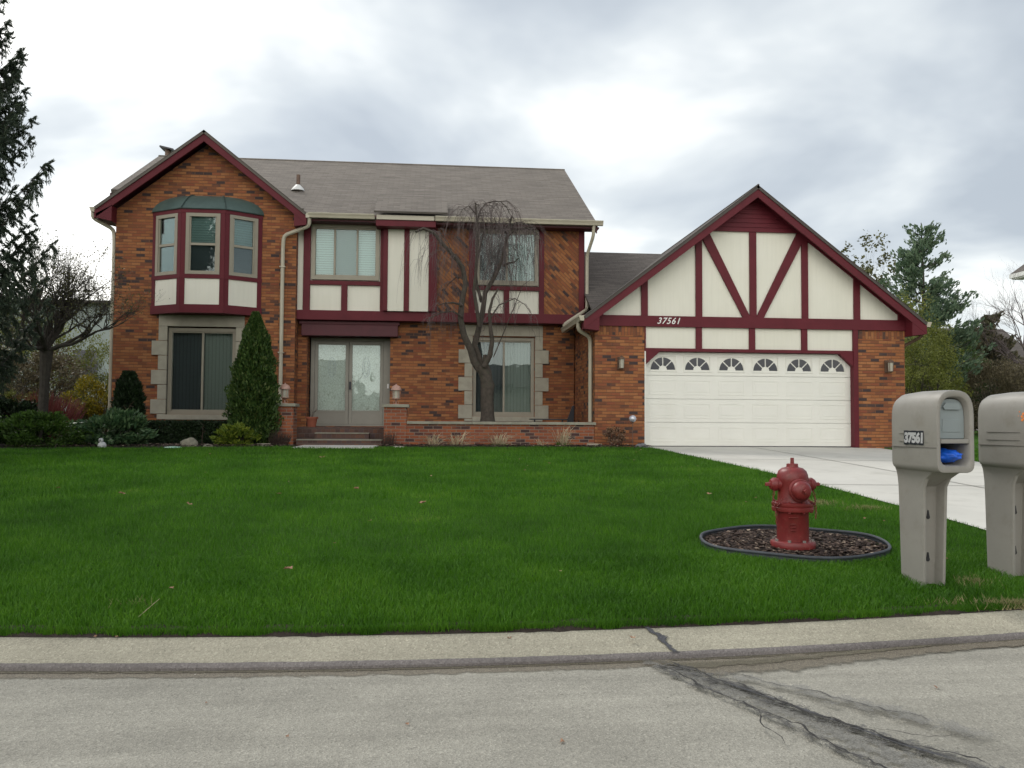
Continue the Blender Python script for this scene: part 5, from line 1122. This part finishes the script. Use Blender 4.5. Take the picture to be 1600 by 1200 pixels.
# slim tree at the left corner
r = empty('crabapple_tree', (-8.55, 19.2, .68), 'slim dark tree with budding tangled crown at the left house corner', 'tree'); m = MB(); tips = []
base = Vector((-8.55, 19.2, .6)); m.tube([base, base+Vector((.0, 0, .7)), base+Vector((.02, 0, 1.5)), base+Vector((.04, 0, 2.2))], [.13, .11, .10, .14], 10)
random.seed(21); top = base+Vector((.04, 0, 2.15))
for i in range(16):
    a = i*2.4; el = [.22, .45, .75, 1.05, 1.35][i % 5]; d_ = Vector((math.cos(a)*math.cos(el), math.sin(a)*math.cos(el), math.sin(el))); grow(m, tips, top+Vector((0, 0, random.uniform(0, .15))), d_, random.uniform(1.0, 1.32), .05, 4, .60, .22, 4, .67, 4, .22)
m.build('trunk', M_barkd, r); T_ = np.array([tuple(t) for t in tips]); T_ = T_[rng.integers(0, len(T_), 8000)]+rng.normal(size=(8000, 3))*.06
leafmesh('crown', T_, .024, M_bud, r, 1.6)
# spruce at the left frame edge
random.seed(5); r = empty('spruce_tree', (-8.7, 14.2, .6), 'large drooping spruce reaching in from the left frame edge', 'tree'); m = MB(); m.tube([(-8.7, 14.2, .5), (-8.7, 14.2, 6), (-8.7, 14.2, 12.5)], [.28, .18, .02], 10); C_, D_ = [], []
z = 2.2
while z < 12:
    for k in range(9):
        a = random.uniform(0, 6.283); ln = 2.3*(1-(z-2)/10.5)**.72+.25; ln *= random.uniform(.82, 1.08); n = 14; pts = []
        for i in range(n+1):
            s_ = i/n; rr_ = ln*s_; zz = z-.55*ln*.55*math.sin(s_*math.pi*.8)*1.1+.42*ln*s_**2.6; pts.append(Vector((-8.7+math.cos(a)*rr_, 14.2+math.sin(a)*rr_, zz)))
        m.tube(pts, [.03*(1-.85*i/n) for i in range(n+1)], 4, cap=False); side = Vector((-math.sin(a), math.cos(a), 0)); out = Vector((math.cos(a), math.sin(a), 0))
        for i in range(2, n+1):
            s_ = i/n
            for sg in (-1, 1, 0):
                L_ = ln*.24*(1.15-s_)+.10; dv = (side*sg*.9+out*.55+Vector((0, 0, -.25 if sg else -.8 if s_ < .85 else .7))).normalized(); b = pts[i]
                tw = [b+dv*L_*t+Vector((0, 0, -.28*L_*t*t)) for t in (0, .33, .66, 1)]; m.tube(tw, [.006, .005, .004, .003], 3, cap=False)
                nn = int(L_*330)
                for j in range(nn): t = random.random(); C_.append(b+dv*L_*t+Vector((random.gauss(0, .012), random.gauss(0, .012), -.28*L_*t*t+random.gauss(0, .014)))); D_.append(dv)
                # hanging sprays
                if sg and random.random() < .6:
                    b2 = tw[2]
                    for j in range(int(24+34*L_)): t = random.random(); C_.append(b2+Vector((random.gauss(0, .02), random.gauss(0, .02), -t*.26))); D_.append(Vector((0, 0, -1)))
    z += random.uniform(.2, .3)
C_ = np.array([tuple(c) for c in C_]); D_ = np.array([tuple(c) for c in D_]); m.build('trunk', M_barkd, r); leafmesh('crown', C_, .0145, M_spruce, r, 5.5, D_, .55)

# weeping tree in the planter
random.seed(11); WX, WY = 1.30, 20.2; r = empty('weeping_tree', (WX, WY, 1.2), 'bare weeping cherry tree with hanging twigs standing in the brick planter', 'tree'); m = MB()
S_ = 20.2/1300
def wp(px, py, dy=0): return Vector((WX+(px-761)*S_, WY+dy, 1.35+(656-py)*S_))
m.tube([wp(762, 668), wp(762, 650), wp(761, 630), wp(761, 612), wp(762, 603), wp(760, 596), wp(758, 584), wp(752, 572)], [.20, .165, .16, .16, .175, .15, .16, .15], 14)
limbs = [([(750, 580), (740, 566), (734, 548), (724, 526), (718, 500), (720, 472), (726, 446), (721, 420), (706, 402), (690, 386), (676, 368), (660, 362), (648, 368)], .095, 0, -.3),
         ([(758, 582), (748, 560), (742, 540), (747, 512), (753, 484), (757, 456), (772, 430), (784, 404), (790, 378), (794, 350), (800, 332)], .09, .1, .2),
         ([(756, 575), (765, 556), (768, 535), (764, 512), (762, 490), (766, 470), (775, 455)], .07, -.15, -.45),
         ([(752, 470), (744, 440), (742, 418), (747, 392), (752, 372), (757, 345)], .045, .25, .5),
         ([(747, 512), (742, 480), (738, 455), (742, 425), (744, 380), (743, 345), (741, 322), (739, 318)], .05, -.1, -.2),
         ([(785, 412), (796, 408), (802, 409), (808, 403)], .03, .2, -.2), ([(720, 480), (708, 477), (694, 479), (682, 484)], .03, -.2, -.6), ([(722, 498), (705, 490), (690, 492), (676, 500), (664, 506)], .026, -.2, -.5),
         ([(743, 345), (748, 328), (757, 316), (768, 311), (780, 310), (790, 318), (798, 330)], .022, -.1, .2), ([(742, 335), (730, 324), (720, 332), (713, 345)], .018, -.1, -.5), ([(794, 352), (806, 340), (818, 338), (832, 344)], .02, .2, .5), ([(792, 360), (775, 350), (768, 345)], .018, .2, -.4),
         ([(790, 370), (806, 352), (822, 352), (838, 362), (848, 380)], .02, .2, -.2), ([(727, 436), (712, 432), (700, 440), (690, 455)], .02, 0, .5), ([(764, 500), (776, 480), (800, 470), (816, 480), (826, 498)], .02, -.3, -.7), ([(770, 560), (790, 510), (812, 450), (826, 441)], .014, -.2, -.7), ([(706, 402), (700, 380), (688, 365), (682, 352)], .014, 0, .3)]
allp = []
for pts, r0_, d0, d1 in limbs:
    n = len(pts); q = [wp(px+random.uniform(-1, 1), py, d0+(d1-d0)*i/(n-1)) for i, (px, py) in enumerate(pts)]; m.tube(q, [r0_*(1-.72*i/(n-1)) for i in range(n)], 8 if r0_ > .04 else 6); allp.append(q)
for (px, py, rr_) in ((766, 548, .05), (742, 566, .05), (757, 560, .06), (762, 604, .12)): m.tube([wp(px, py+5), wp(px, py-5)], [rr_, rr_*.7], 8)
m.build('trunk', M_bark, r, smooth=True)
tw = MB()
def weep(p, a, reach, drop, rr_=.006, twig=True):
    n = 7; pts = []; px_, py_ = math.cos(a), math.sin(a); wx = random.uniform(-.06, .06)
    for i in range(n+1):
        s_ = i/n; o_ = reach*(1-(1-s_)**2.2); z_ = reach*.35*math.sin(min(s_*3.2, math.pi)*1.0)*(1-s_)-drop*s_**1.5
        pts.append(p+Vector((px_*o_+wx*s_+random.gauss(0, .012), py_*o_+random.gauss(0, .012), z_)))
    tw.tube(pts, [rr_*(1-.7*i/n) for i in range(n+1)], 3, cap=False)
    if twig:
        for k in range(random.randint(2, 4)):
            b = pts[random.randint(1, n-2)]; weep(b, a+random.uniform(-1.2, 1.2), reach*random.uniform(.2, .5), drop*random.uniform(.4, .8), rr_*.6, False)
for li, cnt, sc_ in ((0, 44, .9), (1, 50, 1), (3, 22, 1), (4, 40, 1), (5, 12, .6), (6, 14, .6), (7, 16, .5), (8, 60, 1), (9, 26, 1), (10, 34, 1), (11, 20, 1), (12, 34, 1), (13, 18, .8), (14, 22, .5), (16, 20, .9), (2, 8, .5)):
    q = allp[li]; lo = 0 if li > 4 else int(len(q)*.55)
    for k in range(int(cnt*.78)):
        i = random.uniform(lo, len(q)-1.001); b = q[int(i)].lerp(q[int(i)+1], i % 1); weep(b, random.uniform(0, 6.283), random.uniform(.15, .75)*sc_, random.uniform(.5, 1.5)*sc_, random.uniform(.004, .0075))
tw.build('twigs', M_twig, r)

# ---------------------------------------------------------------- background
def tree(name, loc, h_, rad, crown_z, n, size, mat, lab, clumps=60, cr=.22, bark=M_barkd, kids=3, depth=3, fill=.3, group=None, seed=1, tr=.15, trunk_mat=None):
    random.seed(seed); r = empty(name, loc, lab, 'tree', group); m = MB(); tips = []; b = Vector(loc); t1 = b+Vector((0, 0, crown_z*.9))
    m.tube([b-Vector((0, 0, .1)), b+Vector((.05, 0, crown_z*.5)), t1], [tr, tr*.8, tr*.7], 8)
    for i in range(7): a = i*2.4; el = [.6, 1.0, 1.35][i % 3]; grow(m, tips, t1, Vector((math.cos(a)*math.cos(el), math.sin(a)*math.cos(el), math.sin(el))), (h_-crown_z)*.42, tr*.45, depth, .55, .15, kids, .68)
    m.build('trunk', bark, r)
    if n:
        pts, _ = blob_points((loc[0], loc[1], loc[2]+(crown_z+h_)/2), (rad, rad, (h_-crown_z)/2), n, clumps, cr, fill); leafmesh('crown', pts, size, mat, r, 1.5)
    return r
def pine(name, loc, h_, rad, mat, lab, seed=1, layers=17, tuft=.17, dens=1.0, shape=.8, size=.10):
    random.seed(seed); r = empty(name, loc, lab, 'tree'); m = MB(); m.tube([(loc[0], loc[1], loc[2]-.1), (loc[0]+.1, loc[1], loc[2]+h_*.5), (loc[0], loc[1], loc[2]+h_)], [h_*.017, h_*.011, .02], 8); C_ = []; D_ = []
    for l in range(layers):
        f = l/layers; z = loc[2]+h_*(.1+.88*f)
        for k in range(int(6*(1-f)+3)):
            a = random.uniform(0, 6.283); ln = rad*((1-f)**shape)*random.uniform(.55, 1.12)+.25; up_ = random.uniform(.35, .75); pts = [Vector((loc[0]+math.cos(a)*ln*s_, loc[1]+math.sin(a)*ln*s_, z+ln*up_*s_**1.5)) for s_ in (0, .25, .5, .75, 1)]
            m.tube(pts, [.04, .03, .02, .015, .008], 4, cap=False)
            for j in range(int((9+ln*9)*dens)):
                s_ = random.uniform(.25, 1.0); i = min(int(s_*4), 3); b = pts[i].lerp(pts[i+1], s_*4-i)+Vector((random.gauss(0, tuft*.9), random.gauss(0, tuft*.9), random.gauss(0, tuft*.6))); 
                for q in range(7): C_.append(b+Vector((random.gauss(0, tuft*.35), random.gauss(0, tuft*.35), random.gauss(0, tuft*.35)))); D_.append(Vector((math.cos(a), math.sin(a), 1.0)))
    m.build('trunk', M_barkd, r); leafmesh('crown', np.array([tuple(c) for c in C_]), size, mat, r, 2.4, np.array([tuple(c) for c in D_]), .8); return r
pine('white_pine', (23.5, 38, .71), 10.3, 2.75, M_pine, 'tall open blue green pine behind the right garage eave', 3, 22, .17, 1.25, .6, .08)
tree('sparse_tree', (24.6, 46, .71), 11.6, 2.6, 4.5, 2600, .12, M_bud, 'thin tree with sparse pale leaves behind the right garage roof slope', clumps=90, cr=.13, seed=2, tr=.12, kids=4)
tree('budding_tree', (20.5, 33, .71), 4.7, 1.5, .6, 12000, .05, M_spring, 'yellow green budding tree directly right of the garage wall', clumps=80, cr=.22, seed=3, tr=.08)
tree('budding_tree', (21.1, 35, .71), 6.6, 1.2, 1.5, 5000, .05, M_spring, 'taller yellow green budding tree in front of the pine', clumps=70, cr=.2, seed=33, tr=.08)
tree('green_tree', (28.0, 42, .71), 5.5, 1.9, .6, 14000, .075, M_dgreen, 'deep green leafy tree right of the pine', clumps=60, cr=.28, seed=4, tr=.08)
pine('brown_conifer', (32.6, 46, .71), 7.2, 1.9, M_coniferb, 'brownish spiky conifer left of the bare tree', 8, 13, .16, 1.4, .8, .12)
pine('brown_conifer', (30.6, 45, .71), 6.2, 1.1, M_coniferb, 'small brownish conifer tip left of the larger brown conifer', 9, 11, .14, 1.3, .8, .12)
tree('bare_tree', (29.3, 37.5, .71), 9.0, 2.6, 3.0, 0, .1, M_bud, 'bare leafless tree beside the neighbour house at right', seed=6, tr=.13, depth=4, kids=4, bark=M_twig)
for i, (x, y, rx, h_, mat_, lab) in enumerate([(27.3, 38, 2.3, 3.7, M_brownb, 'brown twiggy thicket right of the budding tree'), (31.0, 41, 2.6, 4.3, M_brownb, 'broad brown bare thicket behind the numbered mailbox'), (30.0, 38, 1.8, 3.4, M_brownb, 'brown bare thicket below the bare tree'), (22.6, 36, 1.5, 3.2, M_spring, 'olive green bush low behind the garage corner'), (29.8, 45, 2.0, 5.2, M_spring, 'olive green bush behind the brown thickets')]):
    shrub('thicket', (x, y, .7), (rx, 1.6, h_*.5), 18000, .05, mat_, lab, clumps=110, cr=.22, stems=40)
# neighbour house at right edge
r = empty('neighbour_house', (39, 45, .7), 'pale neighbour house with white gable eave at the right frame edge', 'house')
m = MB(); m.box(37.95, 46.05, 40.6, 50, .6, 10.9); m.prism([(37.95, 10.9), (46.05, 10.9), (42.00, 14.0)], 40.6, 50); m.build('wall', M_sidw, r)
m = MB(); m.slab([(37.30, 40, 11.0), (42.00, 40, 14.3), (42.00, 50.5, 14.3), (37.30, 50.5, 11.0)], .12); m.slab([(42.00, 40, 14.3), (46.70, 40, 11.0), (46.70, 50.5, 11.0), (42.00, 50.5, 14.3)], .12); m.build('roof', M_roof2, r)
m = MB(); m.box(37.30, 38.05, 40.02, 50.4, 10.6, 10.7); m.box(37.20, 37.30, 40, 50.5, 10.68, 10.95); m.build('eave_trim', M_whitem, r)
# far brown roof
r = empty('far_house', (38, 62, .7), 'distant house with a low brown roof behind the trees at right', 'house'); m = MB(); m.box(36, 46, 60, 68, .6, 6); m.build('wall', M_sidw, r); m = MB(); m.slab([(35.5, 59.5, 6), (46.5, 59.5, 6), (46.5, 64, 9), (35.5, 64, 9)], .15); m.slab([(35.5, 64, 9), (46.5, 64, 9), (46.5, 68.5, 6), (35.5, 68.5, 6)], .15); m.build('roof', M_roof2, r)
# neighbour building at left
r = empty('neighbour_building', (-20, 46, .7), 'pale grey blue building seen through branches left of the house', 'building')
m = MB(); m.box(-23.5, -12, 45, 55, .5, 7.4); m.build('wall', M_sidp, r)
m = MB(); m.slab([(-24, 44.5, 7.35), (-11.5, 44.5, 7.35), (-11.5, 50, 8.0), (-24, 50, 8.0)], .14); m.slab([(-24, 50, 8.0), (-11.5, 50, 8.0), (-11.5, 55.5, 7.35), (-24, 55.5, 7.35)], .14); m.build('roof', M_roof2, r)
for x in (-18.6,): m = MB(); m.box(x, x+1.2, 44.95, 44.99, 3.2, 4.8); m.build('window', M_gglass, r)
for i, (x, y, h_, rad, n, mat_, lab) in enumerate([(-14.6, 31, 4.6, 1.9, 16000, M_spring, 'olive green budding tree behind the forsythia'), (-18.0, 30, 5.6, 2.6, 18000, M_spring, 'olive green budding tree far left behind the slim tree'), (-12.4, 33, 3.9, 1.5, 12000, M_spring, 'low olive green budding tree next to the left house corner'), (-12.0, 26, 3.0, 1.5, 12000, M_brownb, 'brown hazy bush behind the red dogwood')]):
    tree('budding_tree', (x, y, .71), h_, rad, .6, n, .045, mat_, lab, clumps=110, cr=.2, seed=40+i, tr=.07, kids=4)
tree('dark_evergreen', (-11.3, 20.6, .7), 3.6, 1.1, .3, 12000, .05, M_arbd, 'dark evergreen mass at the left frame edge behind the slim tree', clumps=60, cr=.3, seed=60, tr=.07)

# distant woods, all round (also across the street)
def woods():
    n = 60000; a = rng.random(n)*6.283; k = np.round(a/6.283*90); R_ = 105+18*np.sin(k*7.3); 
    hh = 6.0+2.2*np.sin(k*3.7)+1.4*np.sin(k*1.3); ca = (k/90)*6.283+rng.normal(size=n)*.022
    z = .3+hh*rng.random(n)**.75; p = np.stack([R_*np.cos(ca), R_*np.sin(ca)+5, z], 1)+rng.normal(size=(n, 3))*.8; p[:, 2] = np.abs(p[:, 2])
    o = leafmesh('distant_woods', p, 1.3, M_wood, None, 1.3); tag(o, 'distant belt of hazy trees along the horizon', 'woods', kind='stuff')
woods()
# houses and trees across the street (only seen mirrored in the windows)
for i, (x, y) in enumerate([(-14, -24), (8, -26)]):
    r = empty('opposite_house', (x, y, .1), ['dark roofed house across the street, further left', 'dark roofed house across the street, further right'][i], 'house'); m = MB(); m.box(x-6, x+6, y-5, y, .0, 4.2); m.build('wall', M_lstone, r); m = MB(); m.slab([(x-6.6, y+.6, 4.1), (x+6.6, y+.6, 4.1), (x+6.6, y-2.5, 6.2), (x-6.6, y-2.5, 6.2)], .15); m.slab([(x-6.6, y-2.5, 6.2), (x+6.6, y-2.5, 6.2), (x+6.6, y-5.6, 4.1), (x-6.6, y-5.6, 4.1)], .15); m.build('roof', M_roof2, r)

# ---------------------------------------------------------------- small things on the lawn and road
def fallen(i, x, y, s_, mat_, lab, z=None, name='fallen_leaf', cat='leaf', group='dry leaves scattered on the lawn'):
    m = MB(); rg = random.Random(i*7+1); a = rg.uniform(0, 6.3); n = 9; c, s2 = math.cos(a), math.sin(a); z = hz(x, y)+.058 if z is None else z; P_ = []
    for k in range(n): t = 2*math.pi*k/n; rr_ = s_*(1 if k % 2 else .62)*rg.uniform(.8, 1.15); u, v = rr_*math.cos(t), rr_*.65*math.sin(t); P_.append((x+u*c-v*s2, y+u*s2+v*c, z+rg.uniform(0, s_*.55)))
    cpt = (x, y, z+s_*.1)
    for k in range(n): m.face([cpt, P_[k], P_[(k+1) % n]])
    o = m.build(name, mat_, weld=True); tag(o, lab, cat, group); return o
LV = [(-.99, 5.95, .045, 'reddish dry leaf'), (-2.48, 8.86, .05, 0), (-.10, 8.81, .055, 0), (-3.46, 9.72, .045, 0), (-1.65, 5.53, .02, 0), (3.25, 9.59, .035, 0), (3.69, 9.28, .03, 0), (-1.91, 14.66, .06, 0), (-.9, 10.04, .045, 0), (-4.4, 10.33, .03, 0), (.9, 5.83, .012, 0), (3.41, 6.11, .012, 0), (3.98, 6.17, .02, 0), (-1.73, 9.62, .04, 0), (4.25, 16.88, .05, 0)]
LL = ['reddish brown dry leaf lying alone on the lawn near the kerb centre left', 'tan dry leaf on the left half of the lawn in front of the tall arborvitae', 'pale dry leaf on the middle of the lawn before the low garden wall', 'dry leaf on the far left lawn in front of the house corner', 'small orange leaf on the lawn near the kerb above the bent stalk', 'dry leaf on the lawn left of the fire hydrant', 'dry leaf on the lawn just behind the left side of the hydrant ring', 'dry leaf on the far lawn before the front steps', 'dry leaf on the lawn in line with the right brick pillar', 'dry leaf nearest the left frame edge on the lawn', 'tiny white speck leaf on the lawn near the kerb, centre', 'tiny pale leaf on the lawn between hydrant ring and numbered mailbox', 'small tan leaf on the lawn between the two mailboxes', 'dry leaf on the lawn in line with the left brick pillar', 'dry leaf on the far lawn before the left foot of the garage door']
for i, (x, y, s_, l) in enumerate(LV): fallen(i, x, y, s_, M_leafd, LL[i])
for i in range(26):
    x = rgj.uniform(-6, 4.8); y = rgj.uniform(6, 17.5)
    if math.hypot(x-RC[0], y-RC[1]) > 1: fallen(200+i, x, y, rgj.uniform(.012, .03), M_leafd, 'tiny dry leaf speck half sunk in the lawn grass', group='leaf specks in the lawn')
m = MB(); m.tube([(-1.72, 5.14, .17), (-1.68, 5.20, .21), (-1.64, 5.27, .25)], [.002, .0018, .001], 4); m.tube([(-1.68, 5.20, .21), (-1.65, 5.21, .24)], .001, 3); o = m.build('dry_stalk', M_straw); tag(o, 'bent straw coloured stalk lying on the lawn edge at left', 'stalk')
for i, (x, y, s_, l) in enumerate([(1.16, 4.78, .025, 'curled brown leaf on the kerb just left of the dark kerb crack'), (-1.88, 4.93, .018, 'curled leaf at the lawn edge, leftmost on the kerb'), (-1.76, 4.92, .015, 'curled leaf on the kerb below the bent stalk, second from left'), (.45, 4.83, .02, 'curled leaf on the kerb near the picture centre')]): fallen(50+i, x, y, s_, M_leafd, l, .115 if y > 4.85 else .09, group='curled leaves on the kerb')
for i, (x, y, s_, l) in enumerate([(2.55, 4.05, .02, 'brown leaf scrap on the road right of the dark crack'), (-.1, 3.75, .016, 'dark scrap on the road left of centre'), (-1.05, 4.1, .012, 'scrap on the left part of the road nearest the kerb'), (.55, 3.5, .018, 'brown scrap on the road at the bottom centre'), (-.6, 3.65, .012, 'tiny scrap low on the left part of the road')]): fallen(80+i, x, y, s_, M_leafd, l, .005, group='leaf scraps on the road')
def gravel(n):
    x = -3.5+8*rng.random(n); y = 4.9+5.7*(np.sqrt(1+((x+.2)/11.4)**2)-1)-.33-.5*rng.random(n)**2.2; return np.stack([x, y, .006+0*x], 1)
chips(420, gravel, leafmat('grit grain', [(0, (.1, .09, .08)), (1, (.45, .42, .36))], 0, .9), 'road_grit', 'loose grit along the road gutter', 'grit', .002, .006)
# pale worn turf patches
def patch(cx_, cy_, rx, ry, n, nm, lab):
    a = rng.random(n)*6.283; k = np.abs(rng.normal(size=n))*.6; x = cx_+rx*k*np.cos(a); y = cy_+ry*k*np.sin(a); z = hzv(x, y); h2 = .03+.035*rng.random(n); la = rng.random(n)*6.283; w2 = .004
    V = np.stack([np.stack([x-w2, y, z], 1), np.stack([x+w2, y, z], 1), np.stack([x+np.cos(la)*.045, y+np.sin(la)*.03, z+h2], 1)], 1).reshape(-1, 3); o = npmesh(nm, V, np.arange(3*n).reshape(-1, 3), M_straw2); tag(o, lab, 'dry turf', kind='stuff')
patch(4.42, 9.2, .28, .2, 230, 'dry_turf', 'pale worn turf patch on the lawn beside the driveway'); patch(4.75, 8.8, .26, .12, 260, 'dry_turf', 'second pale turf patch nearest the driveway edge'); patch(3.86, 5.66, .12, .09, 240, 'dry_turf', 'brown dry turf patch between the mailboxes'); patch(3.9, 5.27, .55, .05, 480, 'dry_turf', 'dry brown turf along the kerb below the mailboxes'); patch(-1.81, 5.38, .12, .06, 24, 'dry_turf', 'faint straw patch on the lawn edge at left')
